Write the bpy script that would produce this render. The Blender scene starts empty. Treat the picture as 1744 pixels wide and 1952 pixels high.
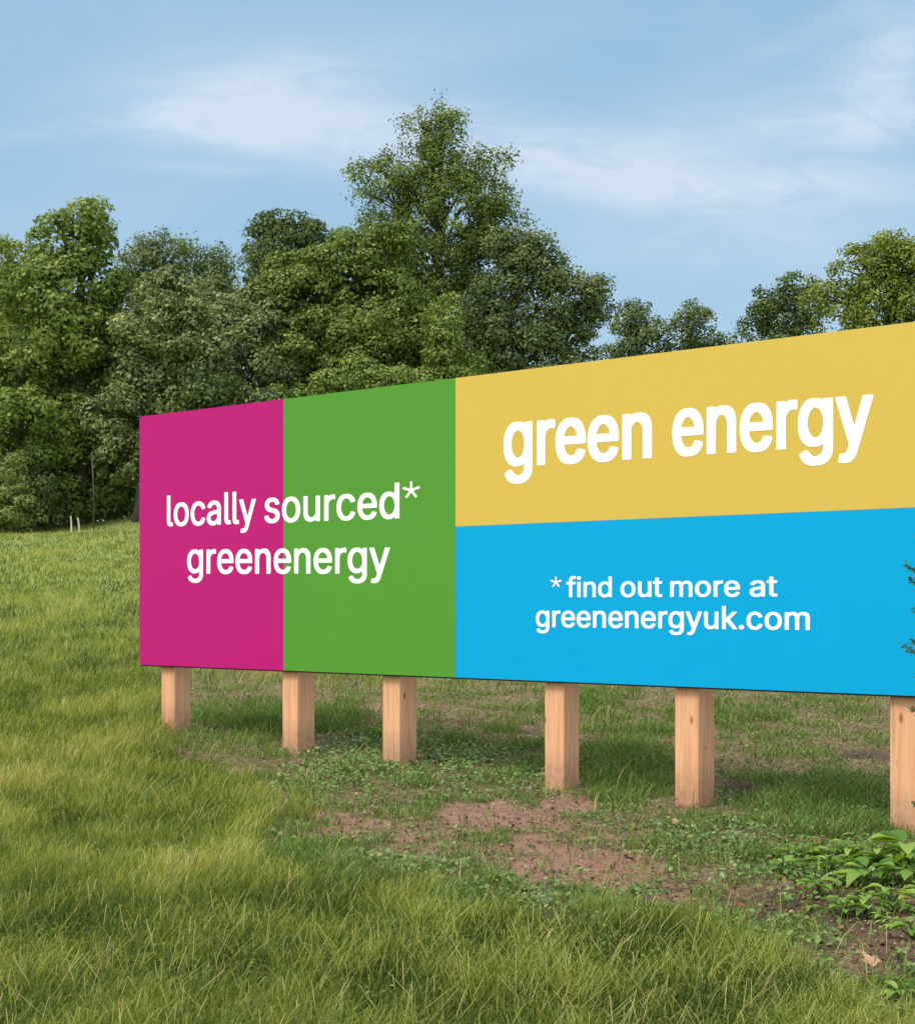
import bpy, math
import numpy as np
from mathutils import Vector
R = math.radians
rng = np.random.default_rng(7)
scene = bpy.context.scene
COL = scene.collection

# ------------------------------------------------------------ camera
EYE = 1.5
F = 3200.0          # focal length in photo pixels, photo 1744 x 1952
CX, HZ = 872.0, 1150.0
cam = bpy.data.cameras.new('camera')
cam.sensor_fit = 'HORIZONTAL'; cam.sensor_width = 36; cam.lens = 36 * F / 1744
cam.shift_y = (HZ - 976) / 1744
cam.clip_start = 0.1; cam.clip_end = 5000
camo = bpy.data.objects.new('camera', cam); COL.objects.link(camo)
camo.location = (0, 0, EYE); camo.rotation_euler = (R(90), 0, 0)
scene.camera = camo

# ------------------------------------------------------------ light
SUN_EL, SUN_AZ = R(54), (-0.93, -0.37)      # azimuth: direction towards the sun
sl = bpy.data.lights.new('sun', 'SUN'); sl.energy = 2.5; sl.angle = R(18); sl.color = (1, .94, .85)
so = bpy.data.objects.new('sun', sl); COL.objects.link(so)
sd = Vector((SUN_AZ[0], SUN_AZ[1], 0)).normalized() * math.cos(SUN_EL) + Vector((0, 0, math.sin(SUN_EL)))
so.rotation_euler = sd.to_track_quat('Z', 'Y').to_euler(); so.location = (-20, -12, 25)

world = bpy.data.worlds.new("World"); scene.world = world; world.use_nodes = True
wt = world.node_tree; wn = wt.nodes; wn.clear()

class NT:
    """small helper for node graphs"""
    def __init__(s, tree): s.t = tree
    def n(s, kind, **kw):
        nd = s.t.nodes.new(kind)
        for k, v in kw.items(): setattr(nd, k, v)
        return nd
    def put(s, sock, v):
        if isinstance(v, bpy.types.NodeSocket): s.t.links.new(v, sock)
        elif v is not None: sock.default_value = v
    def m(s, op, a, b=None, c=None, clamp=False):
        nd = s.n('ShaderNodeMath', operation=op); nd.use_clamp = clamp
        s.put(nd.inputs[0], a); s.put(nd.inputs[1], b)
        if c is not None: s.put(nd.inputs[2], c)
        return nd.outputs[0]
    def mix(s, f, a, b, blend='MIX'):
        nd = s.n('ShaderNodeMix', data_type='RGBA', blend_type=blend)
        s.put(nd.inputs[0], f); s.put(nd.inputs[6], a); s.put(nd.inputs[7], b)
        return nd.outputs[2]
    def noise(s, vec, scale, detail=4, rough=.5, dist=0):
        nd = s.n('ShaderNodeTexNoise'); s.put(nd.inputs['Vector'], vec)
        nd.inputs['Scale'].default_value = scale; nd.inputs['Detail'].default_value = detail
        nd.inputs['Roughness'].default_value = rough; nd.inputs['Distortion'].default_value = dist
        return nd.outputs['Fac']
    def mapping(s, vec, scale=(1, 1, 1), loc=(0, 0, 0), rot=(0, 0, 0)):
        nd = s.n('ShaderNodeMapping'); s.put(nd.inputs['Vector'], vec)
        nd.inputs['Scale'].default_value = scale; nd.inputs['Location'].default_value = loc; nd.inputs['Rotation'].default_value = rot
        return nd.outputs[0]
    def ramp(s, f, stops, interp='LINEAR'):
        nd = s.n('ShaderNodeValToRGB'); nd.color_ramp.interpolation = interp
        e = nd.color_ramp.elements
        while len(e) < len(stops): e.new(.5)
        for q, (p, c) in zip(e, stops):
            q.position = p; q.color = (*c, 1) if len(c) == 3 else c
        s.put(nd.inputs[0], f); return nd.outputs[0]

w = NT(wt)
sky = w.n('ShaderNodeTexSky', sky_type='NISHITA'); sky.sun_disc = False
sky.sun_elevation = SUN_EL; sky.sun_rotation = math.atan2(SUN_AZ[0], SUN_AZ[1])
sky.air_density = 1.0; sky.dust_density = 0.6; sky.ozone_density = 1.6
tc = w.n('ShaderNodeTexCoord')
sep = w.n('ShaderNodeSeparateXYZ'); w.put(sep.inputs[0], tc.outputs['Generated'])
X, Y, Z = sep.outputs
yy = w.m('MAXIMUM', Y, .08)
wx = w.m('DIVIDE', X, yy); wz = w.m('DIVIDE', Z, yy)
comb = w.n('ShaderNodeCombineXYZ'); w.put(comb.inputs[0], wx); w.put(comb.inputs[2], wz)
P = comb.outputs[0]
n_big = w.noise(w.mapping(P, (5, 1, 13), rot=(0, R(-9), 0)), 1.0, 6, .55, .6)
n_fine = w.noise(w.mapping(P, (14, 1, 48), rot=(0, R(-14), 0)), 1.0, 8, .62, 1.1)
def blob(cx, cy, rx, ry, rot, amp):
    cx, cy, rx, ry = (cx - CX) / F, (HZ - cy) / F, rx / F, ry / F
    ca, sa = math.cos(R(rot)), math.sin(R(rot))
    dx = w.m('SUBTRACT', wx, cx); dz = w.m('SUBTRACT', wz, cy)
    dz = w.m('ADD', dz, w.m('MULTIPLY', w.m('SUBTRACT', n_big, .5), .03))
    u = w.m('DIVIDE', w.m('ADD', w.m('MULTIPLY', dx, ca), w.m('MULTIPLY', dz, sa)), rx)
    v = w.m('DIVIDE', w.m('SUBTRACT', w.m('MULTIPLY', dz, ca), w.m('MULTIPLY', dx, sa)), ry)
    q = w.m('ADD', w.m('MULTIPLY', u, u), w.m('MULTIPLY', v, v))
    return w.m('MULTIPLY', w.m('EXPONENT', w.m('MULTIPLY', q, -1.0)), amp)
cl = None
for b in [(430, 215, 170, 55, -2, .85), (660, 250, 240, 75, -12, .75), (560, 130, 300, 70, 4, .55), (1120, 315, 360, 75, -9, .75),
          (1560, 350, 340, 50, 1, .6), (1710, 110, 130, 90, 30, .75), (1700, 235, 190, 45, 4, .75), (80, 250, 240, 22, 12, .3), (380, 315, 140, 14, -6, .3),
          (1350, 470, 500, 60, 3, .3), (1350, 240, 300, 60, 12, .35), (1560, 60, 160, 25, 20, .25)]:
    o = blob(*b); cl = o if cl is None else w.m('ADD', cl, o)
tex = w.m('ADD', w.m('MULTIPLY', n_fine, 2.1), -.12)
cl = w.m('MULTIPLY', cl, tex, clamp=True)
veil = w.m('MULTIPLY', w.m('SUBTRACT', n_big, .42, clamp=True), .7, clamp=True)
hzv = w.m('EXPONENT', w.m('MULTIPLY', w.m('MAXIMUM', wz, 0.0), -6.0))         # thin haze veil low in the sky
cl = w.m('ADD', cl, veil, clamp=True)
base = w.mix(.75, sky.outputs[0], (3.1, 5.75, 8.3, 1))
base = w.mix(w.m('MULTIPLY', hzv, .85), base, (6.1, 7.5, 8.8, 1))
skyc = w.mix(w.m('MULTIPLY', cl, 0.8), base, (6.9, 7.9, 9.1, 1))
# unseen bright thin cloud, added overhead, sunward and behind the viewer as fill light
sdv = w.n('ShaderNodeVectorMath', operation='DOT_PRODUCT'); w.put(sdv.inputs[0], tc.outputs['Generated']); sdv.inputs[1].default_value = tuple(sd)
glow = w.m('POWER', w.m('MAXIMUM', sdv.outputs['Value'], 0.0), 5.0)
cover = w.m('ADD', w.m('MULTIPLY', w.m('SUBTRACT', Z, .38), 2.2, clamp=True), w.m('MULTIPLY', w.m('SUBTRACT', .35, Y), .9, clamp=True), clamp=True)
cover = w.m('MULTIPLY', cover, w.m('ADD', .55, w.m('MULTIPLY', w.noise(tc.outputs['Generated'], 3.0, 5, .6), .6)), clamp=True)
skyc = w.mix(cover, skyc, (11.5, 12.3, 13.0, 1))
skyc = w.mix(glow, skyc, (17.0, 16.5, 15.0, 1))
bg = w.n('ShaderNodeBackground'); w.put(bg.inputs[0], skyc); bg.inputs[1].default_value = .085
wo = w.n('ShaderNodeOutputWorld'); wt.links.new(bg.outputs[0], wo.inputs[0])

scene.view_settings.view_transform = 'Standard'; scene.view_settings.look = 'None'
scene.view_settings.exposure = 0.25; scene.view_settings.gamma = 1.0
scene.cycles.max_bounces = 8; scene.cycles.transparent_max_bounces = 6

# ------------------------------------------------------------ helpers
def tag(o, label=None, cat=None, group=None, kind=None):
    if label: o['label'] = label
    if cat: o['category'] = cat
    if group: o['group'] = group
    if kind: o['kind'] = kind
    return o
def empty(name, loc, label, cat, group=None):
    o = bpy.data.objects.new(name, None); COL.objects.link(o); o.location = loc
    o.empty_display_size = .2
    return tag(o, label, cat, group)
def make(name, V, quads=None, tris=None, mat=None, parent=None, attrs=None, smooth=False, polys=None):
    """one mesh object from numpy arrays; attrs: name -> per-face floats"""
    V = np.asarray(V, dtype=np.float32)
    if parent is not None: V = V - np.array(parent.location, dtype=np.float32)
    me = bpy.data.meshes.new(name)
    if polys is not None:
        me.from_pydata([tuple(v) for v in V], [], polys)
    else:
        parts, sizes = [], []
        if quads is not None and len(quads): parts.append(np.asarray(quads).ravel()); sizes.append(np.full(len(quads), 4))
        if tris is not None and len(tris): parts.append(np.asarray(tris).ravel()); sizes.append(np.full(len(tris), 3))
        idx = np.concatenate(parts).astype(np.int32); sz = np.concatenate(sizes).astype(np.int32)
        me.vertices.add(len(V)); me.vertices.foreach_set('co', V.ravel())
        me.loops.add(len(idx)); me.loops.foreach_set('vertex_index', idx)
        me.polygons.add(len(sz)); st = np.concatenate([[0], np.cumsum(sz)[:-1]]).astype(np.int32)
        me.polygons.foreach_set('loop_start', st)
        me.polygons.foreach_set('loop_total', sz)
        me.update(calc_edges=True)
    for k, v in (attrs or {}).items():
        dom = 'FACE' if len(v) == len(me.polygons) else 'POINT'
        a = me.attributes.new(k, 'FLOAT', dom); a.data.foreach_set('value', np.asarray(v, dtype=np.float32))
    if smooth: me.polygons.foreach_set('use_smooth', np.ones(len(me.polygons), dtype=bool))
    if mat: me.materials.append(mat)
    o = bpy.data.objects.new(name, me); COL.objects.link(o)
    if parent is not None: o.parent = parent
    return o
class MB:
    """collects simple shapes into one mesh"""
    def __init__(s): s.V = []; s.P = []
    def add(s, V, P):
        b = len(s.V); s.V += [tuple(v) for v in V]; s.P += [tuple(b + i for i in p) for p in P]
    def prism(s, c, ex, ey, z0, z1, bev=0.0):
        """box with horizontal axes: c centre, ex/ey half-vectors, chamfered vertical edges"""
        c = np.array(c, float); lx, ly = np.linalg.norm(ex), np.linalg.norm(ey); ux, uy = np.array(ex) / lx, np.array(ey) / ly
        if bev: cor = [(-lx + bev, -ly), (lx - bev, -ly), (lx, -ly + bev), (lx, ly - bev), (lx - bev, ly), (-lx + bev, ly), (-lx, ly - bev), (-lx, -ly + bev)]
        else: cor = [(-lx, -ly), (lx, -ly), (lx, ly), (-lx, ly)]
        n = len(cor); V = []
        for z in (z0, z1):
            for a, b in cor:
                p = c + a * ux + b * uy; V.append((p[0], p[1], z))
        P = [tuple(range(n))[::-1], tuple(range(n, 2 * n))] + [(i, (i + 1) % n, n + (i + 1) % n, n + i) for i in range(n)]
        s.add(V, P)
    def tube(s, pts, rad, sides=8):
        pts = [Vector(p) for p in pts]; V = []
        for i, p in enumerate(pts):
            d = (pts[min(i + 1, len(pts) - 1)] - pts[max(i - 1, 0)]).normalized()
            a = d.orthogonal().normalized() if abs(d.z) < .9 else (Vector((1, 0, 0)) - d * d.x).normalized()
            b = d.cross(a)
            for k in range(sides):
                t = 2 * math.pi * k / sides
                V.append(p + (a * math.cos(t) + b * math.sin(t)) * rad[i])
        P = []
        for i in range(len(pts) - 1):
            for k in range(sides):
                P.append((i * sides + k, i * sides + (k + 1) % sides, (i + 1) * sides + (k + 1) % sides, (i + 1) * sides + k))
        P.append(tuple(range(sides))[::-1]); P.append(tuple((len(pts) - 1) * sides + k for k in range(sides)))
        s.add(V, P)
    def build(s, name, mat, parent=None, smooth=False):
        return make(name, s.V, polys=s.P, mat=mat, parent=parent, smooth=smooth)

# smooth pseudo noise in numpy (sum of value-noise octaves)
_perm = np.random.default_rng(3).random((256, 256))
def vnoise(x, y):
    xi, yi = np.floor(x).astype(int), np.floor(y).astype(int); fx, fy = x - xi, y - yi
    fx = fx * fx * (3 - 2 * fx); fy = fy * fy * (3 - 2 * fy)
    g = lambda a, b: _perm[a % 256, b % 256]
    return (g(xi, yi) * (1 - fx) + g(xi + 1, yi) * fx) * (1 - fy) + (g(xi, yi + 1) * (1 - fx) + g(xi + 1, yi + 1) * fx) * fy
def fbm(x, y, o=4):
    r = 0; a = .5; t = 0
    for k in range(o):
        r = r + a * vnoise(x * 2 ** k + 17.3 * k, y * 2 ** k + 9.1 * k); t += a; a *= .5
    return r / t            # 0..1

# ------------------------------------------------------------ terrain
HY = [-300, 0, 6, 10.8, 13.2, 15.9, 20, 28, 40, 48, 55, 62, 80, 120, 3000]
HZs = [-.5, -.22, -.15, 0.0, .10, .25, .55, 1.22, 2.50, 3.46, 4.10, 4.55, 4.9, 5.0, 0]
_hy = np.linspace(-20, 140, 1601)
_hz = np.interp(_hy, HY, HZs); _k = np.hanning(61); _k /= _k.sum()
_hz = np.convolve(np.pad(_hz, 30, mode='edge'), _k, mode='valid')
def ground(x, y):
    x = np.asarray(x, float); y = np.asarray(y, float)
    z = np.where(y < -20, np.interp(y, HY, HZs), np.where(y > 140, np.interp(y, HY, HZs), np.interp(y, _hy, _hz)))
    near = np.clip(1.2 - y / 60, .3, 1)
    z = z + (fbm(x * .45 + 5, y * .45) - .5) * .10 * near + (fbm(x * 2.2, y * 2.2 + 3) - .5) * .035 * near
    z = z + .55 * np.exp(-((x + 8.9) / 1.9) ** 2 - ((y - 52.0) / 2.0) ** 2)     # grassy bank at the wood's edge
    return z
def topx(p):        # world -> photo pixels (used only to look up what grows where)
    return CX + p[:, 0] / p[:, 1] * F, HZ - (p[:, 2] - EYE) / p[:, 1] * F
def hit(px, py):    # ground point seen at a photo pixel
    d = np.linspace(4, 90, 8601); x = (px - CX) / F * d; z = EYE - (py - HZ) / F * d
    k = np.argmax(ground(x, d) >= z); return np.array([x[k], d[k], float(ground(x[k], d[k]))])
def at(px, py, d): return np.array([(px - CX) / F * d, d, EYE - (py - HZ) / F * d])

# what grows where
ZB = np.array([(285, 1290), (300, 1400), (400, 1462), (480, 1520), (500, 1620), (545, 1690), (740, 1700), (880, 1752), (1010, 1800), (1200, 1795), (1330, 1775), (1450, 1840), (1550, 1890), (1680, 1975), (2300, 2000), (2300, 1180), (285, 1180)], float)
def poly_sd(px, py, P):
    inside = np.zeros(len(px), bool); dmin = np.full(len(px), 1e9)
    for i in range(len(P)):
        x0, y0 = P[i]; x1, y1 = P[(i + 1) % len(P)]
        t = np.clip(((px - x0) * (x1 - x0) + (py - y0) * (y1 - y0)) / ((x1 - x0) ** 2 + (y1 - y0) ** 2), 0, 1)
        dmin = np.minimum(dmin, np.hypot(px - x0 - t * (x1 - x0), py - y0 - t * (y1 - y0)))
        if y0 != y1:
            c = ((y0 > py) != (y1 > py)) & (px < (x1 - x0) * (py - y0) / (y1 - y0) + x0); inside ^= c
    return np.where(inside, dmin, -dmin)
DIRT = [(930, 1556, 125, 26, 1.75), (1080, 1530, 60, 18, 1.4), (1125, 1658, 145, 40, 1.95), (1010, 1605, 60, 24, 1.0), (760, 1580, 240, 34, .62), (640, 1560, 90, 30, .5), (1350, 1680, 260, 36, .62), (560, 1500, 120, 30, .5), (1180, 1590, 260, 40, .5), (1480, 1700, 160, 40, .8), (800, 1620, 260, 30, .45), (700, 1350, 300, 14, .55), (1550, 1380, 250, 16, .55),
        (1560, 1730, 200, 46, .95), (1690, 1800, 120, 60, .9), (1400, 1725, 110, 26, .8), (1640, 1440, 80, 16, 1.1), (1430, 1505, 60, 22, 1.0), (1250, 1700, 200, 30, .45),
        (1470, 1590, 200, 30, .4), (870, 1375, 200, 12, .6), (1200, 1620, 160, 30, .5), (560, 1330, 200, 14, .5), (1300, 1420, 240, 14, .5), (1000, 1400, 60, 12, .6), (1180, 1720, 140, 20, .6)]
GREEN = [(540, 1375, 190, 34, 1.0), (1190, 1470, 80, 60, 1.0), (1560, 1540, 130, 60, 1.0), (590, 1660, 90, 40, .8), (1000, 1440, 70, 40, .6), (1420, 1370, 200, 30, .5), (1080, 1350, 120, 30, .5), (880, 1730, 120, 30, .6), (1180, 1760, 130, 30, .5)]
IVY = [(720, 1440, 120, 40, 1.1), (880, 1440, 130, 45, .9), (640, 1490, 130, 40, .7), (900, 1490, 180, 28, .5), (1560, 1680, 200, 60, .6), (1400, 1780, 250, 50, .5), (1620, 1560, 90, 40, .6), (760, 1650, 250, 40, .4), (1000, 1700, 200, 40, .4), (1350, 1620, 200, 50, .45)]
def blobs(px, py, L):
    r = np.zeros(len(px))
    for cx, cy, rx, ry, a in L: r = np.maximum(r, a * np.exp(-((px - cx) / rx) ** 2 - ((py - cy) / ry) ** 2))
    return r
def zones(p):
    px, py = topx(p)
    nz = fbm(p[:, 0] * 2.0, p[:, 1] * 1.4 + 40, 4) - .5; n2 = fbm(p[:, 0] * 6, p[:, 1] * 5 + 11, 3) - .5
    sd_ = poly_sd(px, py, ZB) + nz * 130 + n2 * 60
    far = np.clip((p[:, 1] - 19) / 5, 0, 1) * np.clip((px - 200) / 100, 0, 1)
    B = np.clip(sd_ / 40 + .5, 0, 1) * (1 - .75 * far)
    dirt = np.clip((blobs(px, py, DIRT) + nz * 1.2 + n2 * 1.5 - .40) * 2.4, 0, 1) * B
    green = np.clip(blobs(px, py, GREEN) + nz * .6, 0, 1) * B
    ivy = np.clip(blobs(px, py, IVY) + n2 * .5, 0, 1) * B
    return B, dirt, green, ivy
# ------------------------------------------------------------ materials
def new_mat(name):
    m = bpy.data.materials.new(name); m.use_nodes = True
    t = NT(m.node_tree); p = m.node_tree.nodes['Principled BSDF']
    return m, t, p
def rgb(r, g, b): return (r, g, b, 1)
def attr(t, name):
    a = t.n('ShaderNodeAttribute'); a.attribute_name = name; return a.outputs['Fac']
def leaf_mat(name, stops, trans=.25, rough=.6, spec=.22):
    """foliage: per-leaf tint picks a colour, light passes through the blade"""
    m, t, p = new_mat(name)
    c = t.ramp(attr(t, 'tint'), stops)
    g = t.n('ShaderNodeNewGeometry')
    big = t.noise(g.outputs['Position'], .35, 3)
    c = t.mix(t.m('MULTIPLY', t.m('SUBTRACT', big, .35, clamp=True), .9, clamp=True), c, t.mix(1.0, c, rgb(1.14, 1.05, .85), 'MULTIPLY'))
    t.put(p.inputs['Base Color'], c); p.inputs['Roughness'].default_value = rough
    p.inputs['Specular IOR Level'].default_value = spec
    tr = t.n('ShaderNodeBsdfTranslucent'); t.put(tr.inputs[0], t.mix(1.0, c, rgb(1.25, 1.2, .5), 'MULTIPLY'))
    ms = t.n('ShaderNodeMixShader'); ms.inputs[0].default_value = trans
    t.put(ms.inputs[1], p.outputs[0]); t.put(ms.inputs[2], tr.outputs[0])
    t.put(t.t.nodes['Material Output'].inputs[0], ms.outputs[0])
    return m

# ------------------------------------------------------------ ground sheet
gm, t, p = new_mat('soil_and_turf')
g = t.n('ShaderNodeNewGeometry'); pos = g.outputs['Position']
n1 = t.noise(pos, 1.3, 5, .6); n2 = t.noise(pos, 14, 6, .65); n3 = t.noise(pos, 70, 4, .7)
thatch = t.ramp(t.m('ADD', t.m('MULTIPLY', n2, .6), t.m('MULTIPLY', n3, .4)), [(.3, (.055, .065, .02)), (.5, (.13, .15, .042)), (.7, (.22, .23, .085))])
farg = t.ramp(n1, [(.3, (.21, .26, .07)), (.7, (.27, .31, .10))])
sepx = t.n('ShaderNodeSeparateXYZ'); t.put(sepx.inputs[0], pos)
fm = t.m('MULTIPLY', t.m('SUBTRACT', sepx.outputs[1], 14.0), .05, clamp=True)
turf = t.mix(fm, thatch, farg)
soil = t.ramp(t.m('ADD', t.m('MULTIPLY', n2, .5), t.m('MULTIPLY', n3, .5)), [(.32, (.13, .070, .052)), (.5, (.26, .145, .110)), (.68, (.40, .24, .19))])
dark = t.ramp(n3, [(.3, (.022, .015, .011)), (.7, (.12, .078, .055))])
soil = t.mix(attr(t, 'dark'), soil, dark)
under = t.mix(.8, turf, t.ramp(t.m('ADD', t.m('MULTIPLY', n2, .5), t.m('MULTIPLY', n3, .5)), [(.40, (.03, .022, .012)), (.5, (.15, .10, .06)), (.60, (.34, .235, .155))]))
base = t.mix(attr(t, 'zone'), turf, under)
base = t.mix(attr(t, 'dirt'), base, soil)
t.put(p.inputs['Base Color'], base); p.inputs['Roughness'].default_value = .95; p.inputs['Specular IOR Level'].default_value = .15
bp = t.n('ShaderNodeBump'); bp.inputs['Strength'].default_value = .9; bp.inputs['Distance'].default_value = .012
t.put(bp.inputs['Height'], t.m('ADD', t.m('MULTIPLY', n2, 1.0), t.m('MULTIPLY', n3, .5))); t.put(p.inputs['Normal'], bp.outputs[0])

def axis(segs):
    out = []
    for a, b, st in segs: out += list(np.arange(a, b - 1e-6, st))
    return np.array(out + [segs[-1][1]])
gx = axis([(-1500, -300, 150), (-300, -60, 30), (-60, -20, 2), (-20, -6, .25), (-6, 6, .06), (6, 20, .25), (20, 60, 2), (60, 300, 30), (300, 1500, 150)])
gy = axis([(-300, -30, 30), (-30, 4, 1.5), (4, 18, .06), (18, 30, .15), (30, 66, .4), (66, 120, 3), (120, 300, 30), (300, 2400, 150)])
GX, GY = np.meshgrid(gx, gy); gxy = np.stack([GX.ravel(), GY.ravel()], 1)
gz = ground(gxy[:, 0], gxy[:, 1]); GP = np.column_stack([gxy, gz])
nx, ny = len(gx), len(gy); ii = (np.arange(ny - 1)[:, None] * nx + np.arange(nx - 1)[None]).ravel()
quads = np.stack([ii, ii + 1, ii + 1 + nx, ii + nx], 1)
zB = np.zeros(len(GP)); zD = np.zeros(len(GP)); zK = np.zeros(len(GP))
sel = (GP[:, 1] > 4) & (GP[:, 1] < 40) & (abs(GP[:, 0]) < 25)
b_, d_, g_, i_ = zones(GP[sel]); zB[sel] = b_; zD[sel] = d_
px_, py_ = topx(GP[sel])
zK[sel] = np.clip(blobs(px_, py_, [(1560, 1740, 230, 70, 1.2), (1420, 1505, 90, 30, 1.1), (1640, 1440, 100, 24, 1.0), (1000, 1400, 60, 14, 1.2), (1700, 1850, 140, 80, 1), (870, 1375, 220, 16, .9), (700, 1470, 60, 12, 1)]), 0, 1)
GP[:, 2] -= .012 * zD
ground_o = make('ground', GP, quads, mat=gm, attrs={'zone': zB, 'dirt': zD, 'dark': zK}, smooth=True)
tag(ground_o, kind='structure')

# ------------------------------------------------------------ billboard
BH = 2.4
def bd(px): return F * BH / (473 + .1632 * (px - 266))
def onb(px, py, off=0.0):
    d = bd(px); return at(px, py, d) + off * BN
A0, A1 = at(266, 0, bd(266)), at(1744, 0, bd(1744))
BD = A1 - A0; BD[2] = 0; BD /= np.linalg.norm(BD)               # along the board, left to right
BN = np.array([BD[1], -BD[0], 0.0])                              # towards the viewer
ZT, ZBOT, ZM = 3.305, .905, 2.114
def uof(px): return float(np.dot(at(px, 0, bd(px))[:2] - A0[:2], BD[:2]))
O = np.array([A0[0], A0[1], 0.0])
U0, U1, U2, U3 = 0.0, uof(540.5), uof(868), uof(1850)

def paint(name, col, rough=.45):
    m, t, p = new_mat(name)
    g = t.n('ShaderNodeNewGeometry'); ps = g.outputs['Position']
    a = t.noise(ps, 1.1, 4, .6); b = t.noise(t.mapping(ps, (9, 9, 1.2)), 1.0, 5, .7)
    c = t.mix(t.m('MULTIPLY', t.m('ABSOLUTE', t.m('SUBTRACT', a, .5)), .35), rgb(*col), t.mix(1.0, rgb(*col), rgb(.82, .82, .8), 'MULTIPLY'))
    c = t.mix(t.m('MULTIPLY', t.m('SUBTRACT', b, .55, clamp=True), .35), c, t.mix(1.0, c, rgb(.8, .78, .72), 'MULTIPLY'))
    t.put(p.inputs['Base Color'], c); p.inputs['Roughness'].default_value = rough; p.inputs['Specular IOR Level'].default_value = .12
    return m
root = empty('billboard', (O[0], O[1], float(ground(O[0], O[1]))), 'large four colour billboard on square wooden posts in the grass', 'billboard')
def slab(name, u0, u1, z0, z1, f0, f1, mat, label=None):
    """slab standing on the board plane between two offsets from the front face"""
    b = MB(); um, fm_ = (u0 + u1) / 2, (f0 + f1) / 2
    c = O + BD * um + BN * fm_
    b.prism(c[:2], (BD * (u1 - u0) / 2)[:2], (BN * abs(f1 - f0) / 2)[:2], z0, z1)
    o = b.build(name, mat, root); return tag(o, label)
wm, t, p = new_mat('dark_board_edge'); p.inputs['Base Color'].default_value = rgb(.045, .032, .028); p.inputs['Roughness'].default_value = .8
slab('backing_board', U0 + .004, U3, ZBOT - .012, ZT - .006, -.050, -.012, wm)
slab('panel', U0, U1 - .001, ZBOT, ZT, -.012, 0, paint('magenta_paint', (.49, .0105, .178)), 'magenta panel at the left end')
slab('panel', U1, U2 - .001, ZBOT, ZT, -.012, 0.0012, paint('green_paint', (.092, .305, .036)), 'green panel beside the magenta one')
slab('panel', U2, U3, ZM + .0005, ZT, -.012, 0.0, paint('yellow_paint', (.66, .475, .088)), 'yellow panel above the blue one')
slab('panel', U2, U3, ZBOT, ZM - .0005, -.012, 0.0, paint('blue_paint', (.001, .365, .70)), 'bright blue panel below the yellow one')

# posts
pm, t, p = new_mat('pale_sawn_timber')
tcn = t.n('ShaderNodeTexCoord'); oc = tcn.outputs['Object']
gr = t.noise(t.mapping(oc, (38, 38, 1.6)), 1.0, 5, .6, .4); gr2 = t.noise(t.mapping(oc, (8, 8, .7)), 1.0, 3, .5)
c = t.ramp(gr, [(.3, (.58, .28, .14)), (.5, (.76, .42, .235)), (.72, (.85, .52, .32))])
c = t.mix(t.m('MULTIPLY', gr2, .5), c, rgb(.75, .36, .20))
vo = t.n('ShaderNodeTexVoronoi'); t.put(vo.inputs['Vector'], t.mapping(oc, (7, 7, 3.2))); vo.inputs['Scale'].default_value = 1.0
kn = t.m('SUBTRACT', 1.0, t.m('MULTIPLY', t.m('SUBTRACT', vo.outputs['Distance'], .075, clamp=True), 14.0, clamp=True))
c = t.mix(t.m('MULTIPLY', kn, .75), c, rgb(.17, .08, .04))
g = t.n('ShaderNodeNewGeometry'); c2 = t.noise(g.outputs['Position'], 22, 5, .7)
hgt = attr(t, 'height')                                           # mud splashed up from the soil
mud = t.m('MULTIPLY', t.m('SUBTRACT', 1.0, t.m('MULTIPLY', hgt, 3.2), clamp=True), t.m('MULTIPLY', c2, 1.5), clamp=True)
c = t.mix(mud, c, rgb(.24, .145, .095))
t.put(p.inputs['Base Color'], c); p.inputs['Roughness'].default_value = .75; p.inputs['Specular IOR Level'].default_value = .2
bp = t.n('ShaderNodeBump'); bp.inputs['Strength'].default_value = .35; bp.inputs['Distance'].default_value = .004
t.put(bp.inputs['Height'], gr); t.put(p.inputs['Normal'], bp.outputs[0])
POSTS = [(307.5, .200), (538, .205), (729, .205), (1038, .190), (1286, .205), (1696, .205)]
for px, s in POSTS:
    OFF = -.052 - s / 2
    # front-left edge is seen at px: solve along the board for the point set back from the face
    lo, hi = -1, 10
    for _ in range(50):
        u = (lo + hi) / 2; q = O + BD * u - BN * .052
        if CX + q[0] / q[1] * F < px: lo = u
        else: hi = u
    c0 = O + BD * (u + s / 2) + BN * OFF
    z0 = float(ground(c0[0], c0[1]))
    b = MB(); V = []
    n = 14; zz = np.linspace(z0 - .35, 3.05, n)
    cor = [(-1, -1), (1, -1), (1, 1), (-1, 1)]; cc = []
    e = s / 2; k = .006
    for a_, b_2 in [(-e + k, -e), (e - k, -e), (e, -e + k), (e, e - k), (e - k, e), (-e + k, e), (-e, e - k), (-e, -e + k)]:
        cc.append((a_, -b_2))
    for z in zz:
        for a_, b_2 in cc:
            q = c0 + BD * a_ + BN * b_2; V.append((q[0], q[1], z))
    Pq = [(i * 8 + j, i * 8 + (j + 1) % 8, (i + 1) * 8 + (j + 1) % 8, (i + 1) * 8 + j) for i in range(n - 1) for j in range(8)]
    Pq += [tuple(range(8))[::-1], tuple((n - 1) * 8 + j for j in range(8))]
    V = np.array(V); h = np.clip(V[:, 2] - z0, 0, 9)
    org = np.array([c0[0], c0[1], z0])
    me_o = make('post', V, polys=Pq, mat=pm, parent=root, attrs={'height': h})

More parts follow.
